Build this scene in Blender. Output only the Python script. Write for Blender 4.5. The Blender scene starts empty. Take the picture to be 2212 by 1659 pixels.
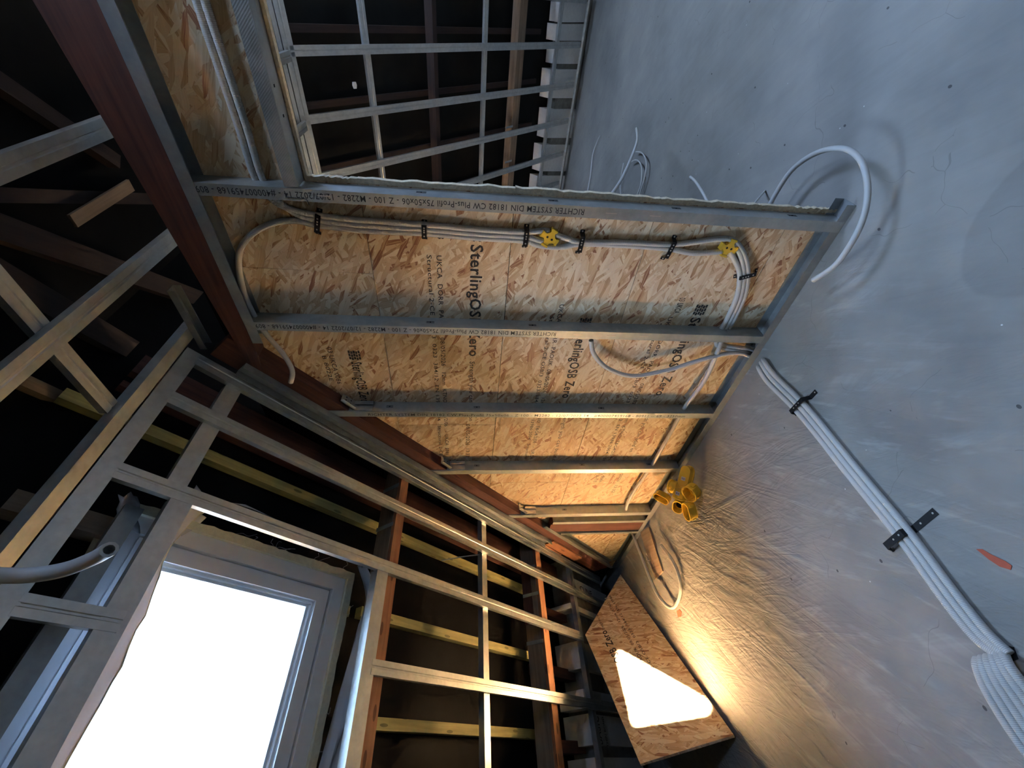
import bpy, bmesh, math, random
from mathutils import Vector, Matrix
random.seed(7)
SC = bpy.context.scene
COL = SC.collection

# ------------------------------------------------------------------ camera
F, CX, CY = 881.45, 1106.0, 829.5            # focal length and centre in pixels of a 2212 x 1659 frame
RM = Matrix(((0.99424374, 0.01398443, 0.10622533),
             (-0.08419186, 0.71516648, 0.69386499),
             (-0.06626549, -0.69881424, 0.71222718)))   # rows: world X, Y, Z in camera axes (right, down, forward)
cam_d = bpy.data.cameras.new('camera'); cam = bpy.data.objects.new('camera', cam_d); COL.objects.link(cam)
cam_d.sensor_fit = 'HORIZONTAL'; cam_d.sensor_width = 36.0; cam_d.lens = F / 2212 * 36.0
cam_d.clip_start = 0.02; cam_d.clip_end = 200
r, u, b = RM.col[0], -RM.col[1], -RM.col[2]
cam.matrix_world = Matrix(((r[0], u[0], b[0], 0), (r[1], u[1], b[1], 0), (r[2], u[2], b[2], 0), (0, 0, 0, 1)))
SC.camera = cam

# ------------------------------------------------------------------ sky, sun, exposure
w = bpy.data.worlds.new('sky'); SC.world = w; w.use_nodes = True
wn = w.node_tree; wn.nodes.clear()
wo = wn.nodes.new('ShaderNodeOutputWorld'); wb = wn.nodes.new('ShaderNodeBackground')
wb.inputs['Strength'].default_value = 20.0
wt = wn.nodes.new('ShaderNodeTexCoord'); wz = wn.nodes.new('ShaderNodeSeparateXYZ'); wr_ = wn.nodes.new('ShaderNodeValToRGB')   # pale at the horizon, bluer overhead
wn.links.new(wt.outputs['Generated'], wz.inputs[0]); wn.links.new(wz.outputs[2], wr_.inputs[0]); wn.links.new(wr_.outputs[0], wb.inputs['Color'])
wr_.color_ramp.elements[0].position = 0.0; wr_.color_ramp.elements[0].color = (0.46, 0.65, 1.0, 1)
wr_.color_ramp.elements[1].position = 0.75; wr_.color_ramp.elements[1].color = (0.30, 0.50, 1.0, 1)
wn.links.new(wb.outputs[0], wo.inputs[0])
SUN_DIR = Vector((2.73, 3.80, -0.67)).normalized()
sd = bpy.data.lights.new('sun', 'SUN'); sd.energy = 270.0; sd.color = (1.0, 0.84, 0.60); sd.angle = math.radians(0.9)
so = bpy.data.objects.new('sun', sd); COL.objects.link(so)
so.rotation_euler = SUN_DIR.to_track_quat('-Z', 'Y').to_euler(); so.location = (-8, -11, 4)
def portal(name, c, ex, ey, nrm, sx, sy):
    ld = bpy.data.lights.new(name, 'AREA'); ld.shape = 'RECTANGLE'; ld.size = sx; ld.size_y = sy
    ld.cycles.is_portal = True
    o = bpy.data.objects.new(name, ld); COL.objects.link(o)
    z = -Vector(nrm)
    ex = Vector(ex); ey = z.cross(ex)
    o.matrix_world = Matrix(((ex[0], ey[0], z[0], c[0]), (ex[1], ey[1], z[1], c[1]), (ex[2], ey[2], z[2], c[2]), (0, 0, 0, 1)))
    return o
vs = SC.view_settings
vs.view_transform = 'Standard'; vs.look = 'None'; vs.gamma = 1.0; vs.use_curve_mapping = False
vs.exposure = 1.1
SC.cycles.max_bounces = 6; SC.cycles.diffuse_bounces = 4; SC.cycles.glossy_bounces = 2
SC.cycles.use_adaptive_sampling = True; SC.cycles.adaptive_threshold = 0.04; SC.cycles.adaptive_min_samples = 16
SC.cycles.transparent_max_bounces = 12; SC.cycles.sample_clamp_indirect = 25.0
SC.cycles.caustics_reflective = False; SC.cycles.caustics_refractive = False

# ------------------------------------------------------------------ measuring frame
X3, Y3, Z3 = Vector((1, 0, 0)), Vector((0, 1, 0)), Vector((0, 0, 1))
def ray(p): return RM @ Vector((p[0] - CX, p[1] - CY, F))
def on(p, n, d):
    q = ray(p); return q * (d / n.dot(q))
def atz(p, z): return on(p, Z3, z)
def atx(p, x): return on(p, X3, x)
TH = 0.73
DN = Vector((math.cos(TH), -math.sin(TH), 0))        # normal of the window wall, into the room
DD = Vector((math.sin(TH), math.cos(TH), 0))         # along the window wall, to the right
def dwp(s, z, d): return DN * d + DD * s + Z3 * z
def dwx(p, d):
    P = on(p, DN, d); return P
EL = math.radians(47.9)
MN = Vector((-math.sin(EL), 0, math.cos(EL)))        # normal of the upper roof slope
MU = Vector((math.cos(EL), 0, math.sin(EL)))         # up the slope
def slp(u_, y, d): return MN * d + MU * u_ + Y3 * y
def slx(p, d): return on(p, MN, d)
HF, HO = 1.55, 1.625          # underside of the ceiling studs and of the boards, above the lens
WX = 1.515                    # plaster face
XL = -1.27                    # left framing face
FLOOR = -1.45
RS = 3.5                      # upper slope furring face

# ------------------------------------------------------------------ materials
def new_mat(name):
    m = bpy.data.materials.new(name); m.use_nodes = True
    nt = m.node_tree; nt.nodes.clear()
    out = nt.nodes.new('ShaderNodeOutputMaterial'); bs = nt.nodes.new('ShaderNodeBsdfPrincipled')
    nt.links.new(bs.outputs[0], out.inputs[0])
    return m, nt, bs
class N:
    def __init__(s, nt): s.nt = nt
    def n(s, t, **k):
        o = s.nt.nodes.new(t)
        for a, v in k.items(): setattr(o, a, v)
        return o
    def l(s, a, b_): s.nt.links.new(a, b_)
    def val(s, sock, v):
        if hasattr(v, 'is_output'): s.l(v, sock)
        else: sock.default_value = v
    def math(s, op, a, b_=0.0, c=None, clamp=False):
        o = s.n('ShaderNodeMath', operation=op, use_clamp=clamp)
        s.val(o.inputs[0], a); s.val(o.inputs[1], b_)
        if c is not None: s.val(o.inputs[2], c)
        return o.outputs[0]
    def mix(s, f, a, b_, mode='MIX'):
        o = s.n('ShaderNodeMix', data_type='RGBA', blend_type=mode)
        s.val(o.inputs[0], f); s.val(o.inputs[6], a); s.val(o.inputs[7], b_); return o.outputs[2]
    def ramp(s, f, stops):
        o = s.n('ShaderNodeValToRGB'); cr = o.color_ramp
        while len(cr.elements) < len(stops): cr.elements.new(0.5)
        for e, (p, c) in zip(cr.elements, stops): e.position = p; e.color = tuple(c) + (1,) if len(c) == 3 else c
        s.val(o.inputs[0], f); return o.outputs[0]
    def mapping(s, v, loc=(0, 0, 0), rot=(0, 0, 0), sc=(1, 1, 1)):
        o = s.n('ShaderNodeMapping'); s.l(v, o.inputs[0])
        o.inputs[1].default_value = loc; o.inputs[2].default_value = rot; o.inputs[3].default_value = sc
        return o.outputs[0]
    def rotsc(s, v, loc, ang, sc):
        a = s.mapping(v, rot=ang); return s.mapping(a, loc=loc, sc=sc)      # turn first, then stretch
    def noise(s, v, scale, detail=3, rough=0.55, dist=0.0):
        o = s.n('ShaderNodeTexNoise'); s.l(v, o.inputs['Vector'])
        o.inputs['Scale'].default_value = scale; o.inputs['Detail'].default_value = detail
        o.inputs['Roughness'].default_value = rough; o.inputs['Distortion'].default_value = dist
        return o.outputs[0]
    def bump(s, h, strength, dist, prev=None):
        o = s.n('ShaderNodeBump'); s.l(h, o.inputs['Height'])
        o.inputs['Strength'].default_value = strength; o.inputs['Distance'].default_value = dist
        if prev is not None: s.l(prev, o.inputs['Normal'])
        return o.outputs[0]
def srgb(r_, g, b_):
    f = lambda c: (c / 255 / 12.92) if c / 255 <= 0.04045 else ((c / 255 + 0.055) / 1.055) ** 2.4
    return (f(r_), f(g), f(b_))

def mat_osb():
    m, nt, bs = new_mat('oriented_strand_board'); q = N(nt)
    uv = q.n('ShaderNodeUVMap').outputs[0]
    oi = q.n('ShaderNodeObjectInfo')
    off = q.n('ShaderNodeCombineXYZ'); q.l(q.math('MULTIPLY', oi.outputs['Random'], 37.0), off.inputs[0]); q.l(q.math('MULTIPLY', oi.outputs['Random'], 91.0), off.inputs[1])
    va = q.n('ShaderNodeVectorMath', operation='ADD'); q.l(uv, va.inputs[0]); q.l(off.outputs[0], va.inputs[1])
    base = va.outputs[0]
    wob = q.n('ShaderNodeTexNoise'); q.l(base, wob.inputs['Vector']); wob.inputs['Scale'].default_value = 22.0; wob.inputs['Detail'].default_value = 0.0
    wv = q.n('ShaderNodeVectorMath', operation='MULTIPLY_ADD'); q.l(wob.outputs[1], wv.inputs[0]); wv.inputs[1].default_value = (0.005, 0.005, 0); q.l(base, wv.inputs[2])
    v = wv.outputs[0]
    pal = [(0.0, srgb(242, 226, 198)), (0.30, srgb(230, 207, 172)), (0.60, srgb(218, 189, 150)), (0.84, srgb(206, 172, 132)), (0.95, srgb(186, 142, 106)), (1.0, srgb(158, 108, 82))]
    col = None; hgt = None
    layers = [(0.2, 34, 9, 0.0), (1.35, 30, 8, 0.40), (2.45, 26, 6.5, 0.5), (0.75, 40, 9, 0.5), (1.9, 46, 8, 0.55), (2.95, 36, 7, 0.6), (0.35, 80, 15, 0.55), (2.2, 90, 16, 0.6), (2.7, 70, 13, 0.6)]
    for i, (ang, sx, sy, thr) in enumerate(layers):
        mv = q.rotsc(v, (i * 3.7, i * 1.9, 0), (0, 0, ang), (sx * .8, sy * .8, 1))
        vo = q.n('ShaderNodeTexVoronoi', voronoi_dimensions='2D', feature='F1'); q.l(mv, vo.inputs['Vector']); vo.inputs['Scale'].default_value = 1.0
        sp = q.n('ShaderNodeSeparateColor'); q.l(vo.outputs['Color'], sp.inputs[0])
        gr = q.noise(q.rotsc(v, (i, i, 0), (0, 0, ang), (260, 9, 1)), 1.0, 0)
        val = q.math('ADD', sp.outputs[1], q.math('MULTIPLY', q.math('SUBTRACT', gr, 0.5), 0.42), clamp=True)
        val = q.math('POWER', val, 1.25)
        c = q.ramp(val, pal)
        edge = q.math('GREATER_THAN', vo.outputs['Distance'], 0.62)
        c = q.mix(q.math('MULTIPLY', edge, 0.14), c, srgb(120, 82, 48) + (1,))
        if col is None: col, hgt = c, q.math('MULTIPLY', sp.outputs[2], 0.3)
        else:
            mk = q.math('MULTIPLY', q.math('GREATER_THAN', sp.outputs[0], thr), q.math('LESS_THAN', vo.outputs['Distance'], 0.68))
            col = q.mix(mk, col, c)
            hgt = q.math('ADD', q.math('MULTIPLY', hgt, q.math('SUBTRACT', 1.0, q.math('MULTIPLY', mk, 0.5))), q.math('MULTIPLY', mk, q.math('MULTIPLY', sp.outputs[2], 0.6)))
    pits = q.math('LESS_THAN', q.noise(q.mapping(v, sc=(150, 60, 1)), 1.0, 1), 0.27)
    col = q.mix(q.math('MULTIPLY', pits, 0.4), col, srgb(86, 52, 30) + (1,))
    q.l(col, bs.inputs['Base Color']); bs.inputs['Roughness'].default_value = 0.62
    bs.inputs['Specular IOR Level'].default_value = 0.25
    q.l(q.bump(hgt, 0.5, 0.002), bs.inputs['Normal'])
    return m

def mat_steel(name='galvanised_steel', tint=(0.56, 0.57, 0.54), rough=0.42, metal=0.75, knurl=False):
    m, nt, bs = new_mat(name); q = N(nt)
    tc = q.n('ShaderNodeTexCoord').outputs['Object']
    n1 = q.noise(tc, 9.0, 4); n2 = q.noise(q.mapping(tc, sc=(40, 40, 40)), 1.0, 3)
    f = q.math('ADD', q.math('MULTIPLY', n1, 0.6), q.math('MULTIPLY', n2, 0.4))
    c = q.ramp(f, [(0.3, tuple(t * 0.80 for t in tint)), (0.7, tuple(min(1, t * 1.15) for t in tint))])
    q.l(c, bs.inputs['Base Color']); bs.inputs['Metallic'].default_value = metal
    q.l(q.math('MULTIPLY_ADD', n1, 0.22, rough - 0.11), bs.inputs['Roughness'])
    h = q.noise(tc, 14.0, 2)
    bp = q.bump(h, 0.10, 0.01)
    if knurl:
        wv = q.n('ShaderNodeTexWave', wave_type='BANDS', bands_direction='DIAGONAL'); q.l(tc, wv.inputs['Vector']); wv.inputs['Scale'].default_value = 75.0
        bp = q.bump(wv.outputs['Fac'], 0.25, 0.0008, bp)
    q.l(bp, bs.inputs['Normal'])
    return m

def mat_wood(name, c1, c2, grain=(3, 60, 60), rough=0.75, knots=0.0):
    m, nt, bs = new_mat(name); q = N(nt)
    tc = q.n('ShaderNodeUVMap').outputs[0]
    g = q.noise(q.mapping(tc, sc=(grain[0], grain[1], 1)), 1.0, 5, 0.6, 0.6)
    d = q.noise(tc, 5.0, 4)
    f = q.math('MULTIPLY_ADD', q.math('SUBTRACT', g, 0.5), 1.5, q.math('MULTIPLY_ADD', q.math('SUBTRACT', d, 0.5), 0.9, 0.5), clamp=True)
    col = q.ramp(f, [(0.1, c1), (0.9, c2)])
    if knots:
        vo = q.n('ShaderNodeTexVoronoi', voronoi_dimensions='2D'); q.l(q.mapping(tc, sc=(4, 14, 1)), vo.inputs['Vector']); vo.inputs['Scale'].default_value = 1.0
        k = q.math('LESS_THAN', vo.outputs['Distance'], knots)
        col = q.mix(q.math('MULTIPLY', k, 0.7), col, tuple(x * 0.4 for x in c1) + (1,))
    q.l(col, bs.inputs['Base Color']); bs.inputs['Roughness'].default_value = rough
    q.l(q.bump(g, 0.35, 0.002), bs.inputs['Normal'])
    return m

def mat_plain(name, c, rough=0.6, metal=0.0, var=0.12, bump=0.0, scale=20.0, spec=0.4):
    m, nt, bs = new_mat(name); q = N(nt)
    tc = q.n('ShaderNodeTexCoord').outputs['Object']
    n1 = q.noise(tc, scale, 4)
    col = q.ramp(n1, [(0.25, tuple(x * (1 - var) for x in c)), (0.75, tuple(min(1, x * (1 + var)) for x in c))])
    q.l(col, bs.inputs['Base Color']); bs.inputs['Roughness'].default_value = rough; bs.inputs['Metallic'].default_value = metal
    bs.inputs['Specular IOR Level'].default_value = spec
    if bump: q.l(q.bump(n1, bump, 0.004), bs.inputs['Normal'])
    return m

def mat_plaster():
    m, nt, bs = new_mat('grey_plaster'); q = N(nt)
    tc = q.n('ShaderNodeTexCoord').outputs['Object']       # object origin at the lens: plain metres
    sx = q.n('ShaderNodeSeparateXYZ'); q.l(tc, sx.inputs[0]); yy, zz = sx.outputs[1], sx.outputs[2]
    big = q.noise(tc, 1.1, 2, 0.5); mid = q.noise(tc, 4.5, 3, 0.6); fine = q.noise(tc, 38.0, 2, 0.65)
    trow = q.noise(q.rotsc(tc, (0, 0, 0), (math.radians(-48), 0, 0), (1, 1.6, 11)), 1.0, 3, 0.68, 1.4)
    trow2 = q.noise(q.rotsc(tc, (0, 0, 0), (math.radians(-20), 0, 0), (1, 2.2, 9)), 1.0, 3, 0.68, 1.6)
    f = q.math('ADD', q.math('MULTIPLY', big, 0.55), q.math('ADD', q.math('MULTIPLY', mid, 0.3), q.math('MULTIPLY', trow, 0.15)))
    col = q.ramp(f, [(0.30, srgb(126, 123, 118)), (0.50, srgb(149, 145, 138)), (0.70, srgb(168, 163, 154))])
    rid = q.n('ShaderNodeMapRange'); q.l(q.math('ADD', q.math('MULTIPLY', trow, 0.5), q.math('MULTIPLY', trow2, 0.5)), rid.inputs[0]); rid.inputs[1].default_value = 0.53; rid.inputs[2].default_value = 0.66
    col = q.mix(q.math('MULTIPLY', rid.outputs[0], q.math('MULTIPLY', q.math('MULTIPLY', q.math('LESS_THAN', zz, 1.60), q.math('MULTIPLY', q.math('SUBTRACT', yy, 0.45), 1.6, clamp=True)), 0.5)), col, srgb(186, 182, 174) + (1,))
    # darker oval patches in the plaster colour, low on the wall towards the camera side
    def ell(cy, cz, ry, rz):
        a = q.math('DIVIDE', q.math('SUBTRACT', yy, cy), ry); b_ = q.math('DIVIDE', q.math('SUBTRACT', zz, cz), rz)
        rr = q.math('ADD', q.math('MULTIPLY', a, a), q.math('MULTIPLY', b_, b_))
        return q.math('ADD', rr, q.math('MULTIPLY', q.math('SUBTRACT', mid, 0.5), 0.35))
    dark_oval = q.n('ShaderNodeMapRange', interpolation_type='SMOOTHSTEP'); q.l(ell(0.30, 0.98, 0.24, 0.17), dark_oval.inputs[0])
    dark_oval.inputs[1].default_value = 0.88; dark_oval.inputs[2].default_value = 1.02; dark_oval.inputs[3].default_value = 1.0; dark_oval.inputs[4].default_value = 0.0
    col = q.mix(q.math('MULTIPLY', dark_oval.outputs[0], 0.22), col, srgb(88, 88, 90) + (1,))
    dark_oval2 = q.n('ShaderNodeMapRange', interpolation_type='SMOOTHSTEP'); q.l(ell(0.85, 0.98, 0.30, 0.34), dark_oval2.inputs[0])
    dark_oval2.inputs[1].default_value = 0.5; dark_oval2.inputs[2].default_value = 1.2; dark_oval2.inputs[3].default_value = 1.0; dark_oval2.inputs[4].default_value = 0.0
    col = q.mix(q.math('MULTIPLY', dark_oval2.outputs[0], 0.22), col, srgb(92, 88, 88) + (1,))
    # specks, pits, hair cracks
    vo = q.n('ShaderNodeTexVoronoi'); q.l(q.mapping(tc, sc=(7, 7, 5)), vo.inputs['Vector']); vo.inputs['Scale'].default_value = 1.6
    sr = q.n('ShaderNodeSeparateColor'); q.l(vo.outputs['Color'], sr.inputs[0])
    sp = q.math('MULTIPLY', q.math('LESS_THAN', vo.outputs['Distance'], 0.055), q.math('GREATER_THAN', sr.outputs[0], 0.45))
    col = q.mix(q.math('MULTIPLY', sp, 0.75), col, srgb(52, 50, 48) + (1,))
    v2 = q.n('ShaderNodeTexVoronoi'); q.l(q.mapping(tc, loc=(3, 1, 2), sc=(9, 9, 9)), v2.inputs['Vector']); v2.inputs['Scale'].default_value = 1.3
    s2 = q.n('ShaderNodeSeparateColor'); q.l(v2.outputs['Color'], s2.inputs[0])
    sp2 = q.math('MULTIPLY', q.math('LESS_THAN', v2.outputs['Distance'], 0.03), q.math('GREATER_THAN', s2.outputs[1], 0.6))
    col = q.mix(q.math('MULTIPLY', sp2, 0.8), col, srgb(225, 224, 220) + (1,))
    dv = q.n('ShaderNodeVectorMath', operation='MULTIPLY_ADD')
    nn = q.n('ShaderNodeTexNoise'); q.l(tc, nn.inputs['Vector']); nn.inputs['Scale'].default_value = 5.0; nn.inputs['Detail'].default_value = 2
    q.l(nn.outputs[1], dv.inputs[0]); dv.inputs[1].default_value = (0.25, 0.25, 0.25); q.l(tc, dv.inputs[2])
    cr = q.n('ShaderNodeTexVoronoi', feature='DISTANCE_TO_EDGE'); q.l(dv.outputs[0], cr.inputs['Vector']); cr.inputs['Scale'].default_value = 2.1
    ck = q.math('MULTIPLY', q.math('LESS_THAN', cr.outputs['Distance'], 0.0022), q.math('GREATER_THAN', mid, 0.53))
    col = q.mix(q.math('MULTIPLY', ck, 0.30), col, srgb(70, 68, 66) + (1,))
    q.l(col, bs.inputs['Base Color']); bs.inputs['Roughness'].default_value = 0.7; bs.inputs['Specular IOR Level'].default_value = 0.3
    # trowel ridges only on the lower coat, the upper coat is smooth
    low = q.n('ShaderNodeMapRange', interpolation_type='SMOOTHSTEP'); q.l(q.math('ADD', zz, q.math('MULTIPLY', mid, 0.4)), low.inputs[0])
    low.inputs[1].default_value = 1.3; low.inputs[2].default_value = 1.8; low.inputs[3].default_value = 1.0; low.inputs[4].default_value = 0.12
    low_y = q.math('MULTIPLY_ADD', q.math('SUBTRACT', yy, 0.35), 1.6, 0.12, clamp=True)
    h = q.math('ADD', q.math('MULTIPLY', trow, 0.6), q.math('MULTIPLY', trow2, 0.55))
    hh = q.math('MULTIPLY', h, q.math('MULTIPLY', low.outputs[0], low_y))
    b1 = q.bump(hh, 0.75, 0.022)
    b2 = q.bump(fine, 0.16, 0.003, b1)
    b3 = q.bump(sp, 0.6, 0.004, b2); b3n = b3.node; b3n.invert = True
    q.l(b3, bs.inputs['Normal'])
    return m

def mat_conduit():
    m, nt, bs = new_mat('ribbed_grey_conduit'); q = N(nt)
    uv = q.n('ShaderNodeUVMap').outputs[0]
    sx = q.n('ShaderNodeSeparateXYZ'); q.l(uv, sx.inputs[0])
    s = q.math('SINE', q.math('MULTIPLY', sx.outputs[0], 2 * math.pi / 0.0042))
    q.l(q.ramp(q.math('MULTIPLY_ADD', s, 0.5, 0.5), [(0.0, srgb(176, 174, 168)), (0.6, srgb(208, 206, 200))]), bs.inputs['Base Color'])
    bs.inputs['Roughness'].default_value = 0.5
    q.l(q.bump(s, 0.3, 0.0006), bs.inputs['Normal'])
    return m

M = {}
M['osb'] = mat_osb()
M['steel'] = mat_steel()
M['steel_knurl'] = mat_steel('knurled_steel', (0.45, 0.47, 0.45), 0.45, 0.75, True)
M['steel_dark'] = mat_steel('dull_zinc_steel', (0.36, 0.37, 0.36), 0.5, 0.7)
M['steel_bright'] = mat_steel('bright_zinc_steel', (0.72, 0.72, 0.70), 0.34, 0.85)
M['red_wood'] = mat_wood('red_brown_timber', srgb(64, 36, 30), srgb(108, 64, 50), (2, 45))
M['orange_wood'] = mat_wood('orange_brown_timber', srgb(124, 78, 52), srgb(178, 122, 86), (2, 40), knots=0.12)
M['grey_wood'] = mat_wood('weathered_timber', srgb(112, 92, 74), srgb(158, 136, 112), (2, 30))
M['green_wood'] = mat_wood('treated_batten_timber', srgb(134, 132, 84), srgb(186, 172, 116), (2, 40), knots=0.1)
M['pale_wood'] = mat_wood('pale_timber', srgb(150, 138, 112), srgb(190, 178, 150), (2, 40))
M['plaster'] = mat_plaster()
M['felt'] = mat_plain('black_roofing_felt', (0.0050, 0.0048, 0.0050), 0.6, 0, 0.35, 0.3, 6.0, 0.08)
M['dusty_felt'] = mat_plain('dusty_roofing_felt', (0.013, 0.012, 0.010), 0.8, 0, 0.5, 0.4, 2.0, 0.15)
M['concrete'] = mat_plain('pale_board_floor', srgb(218, 182, 130), 0.7, 0, 0.15, 0.2, 3.0)
M['back_plaster'] = mat_plain('pale_plaster', srgb(168, 164, 156), 0.75, 0, 0.08, 0.15, 3.0)
M['block'] = mat_plain('white_aerated_block', srgb(236, 234, 228), 0.8, 0, 0.06, 0.4, 26.0)
M['mortar'] = mat_plain('smeared_mortar', srgb(150, 146, 136), 0.85, 0, 0.25, 0.8, 18.0)
M['ink'] = mat_plain('black_print', srgb(62, 54, 48), 0.7, 0, 0.4, 0, 90.0)
M['ink_steel'] = mat_plain('stamp_ink', srgb(48, 50, 54), 0.6, 0, 0.2, 0, 90.0)
M['black'] = mat_plain('black_perforated_steel', srgb(30, 29, 29), 0.45, 0.3, 0.2, 0.0, 50.0)
M['hole'] = mat_plain('punched_edge_zinc', srgb(205, 200, 190), 0.35, 0.6, 0.1)
M['dark_hole'] = mat_plain('dark_recess', (0.012, 0.012, 0.012), 0.9, 0, 0.1)
M['conduit'] = mat_conduit()
M['pipe'] = mat_plain('smooth_grey_conduit', srgb(190, 188, 182), 0.45, 0, 0.05)
M['old_wood'] = mat_wood('dark_brown_timber', srgb(34, 24, 20), srgb(58, 41, 34), (2, 40))  # darker brown timber colour for rafters, narrow purlin and roof battens
M['yellow'] = mat_plain('yellow_plastic', srgb(232, 190, 62), 0.42, 0, 0.06)
M['white_label'] = mat_plain('white_paper', srgb(228, 226, 222), 0.7, 0, 0.03)
M['upvc'] = mat_plain('white_window_plastic', srgb(236, 238, 240), 0.32, 0, 0.03)
M['foam'] = mat_plain('cream_foam_strip', srgb(226, 222, 196), 0.8, 0, 0.1, 0.6, 60.0)
M['film'] = mat_plain('grey_white_membrane', srgb(188, 190, 196), 0.5, 0, 0.06, 0.0, 8.0)
M['film_edge'] = mat_plain('cream_tape', srgb(196, 192, 172), 0.6, 0, 0.15, 0.4, 30.0)
M['red_tape'] = mat_plain('orange_red_tape', srgb(188, 92, 66), 0.7, 0, 0.12)
M['plank'] = mat_wood('plaster_smeared_plank', srgb(140, 112, 88), srgb(186, 160, 132), (3, 40))
M['board_edge'] = mat_plain('raw_board_edge', srgb(226, 208, 176), 0.85, 0, 0.2, 0.8, 90.0)
g, gnt, gb = new_mat('window_glass'); gq = N(gnt)
tr = gq.n('ShaderNodeBsdfTransparent'); tr.inputs[0].default_value = (0.94, 0.97, 0.96, 1); gl = gq.n('ShaderNodeBsdfGlossy'); gl.inputs['Roughness'].default_value = 0.03
fr = gq.n('ShaderNodeFresnel'); mx = gq.n('ShaderNodeMixShader'); gq.l(fr.outputs[0], mx.inputs[0]); gq.l(tr.outputs[0], mx.inputs[1]); gq.l(gl.outputs[0], mx.inputs[2])
gq.l(mx.outputs[0], [n for n in gnt.nodes if n.type == 'OUTPUT_MATERIAL'][0].inputs[0]); M['glass'] = g

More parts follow.
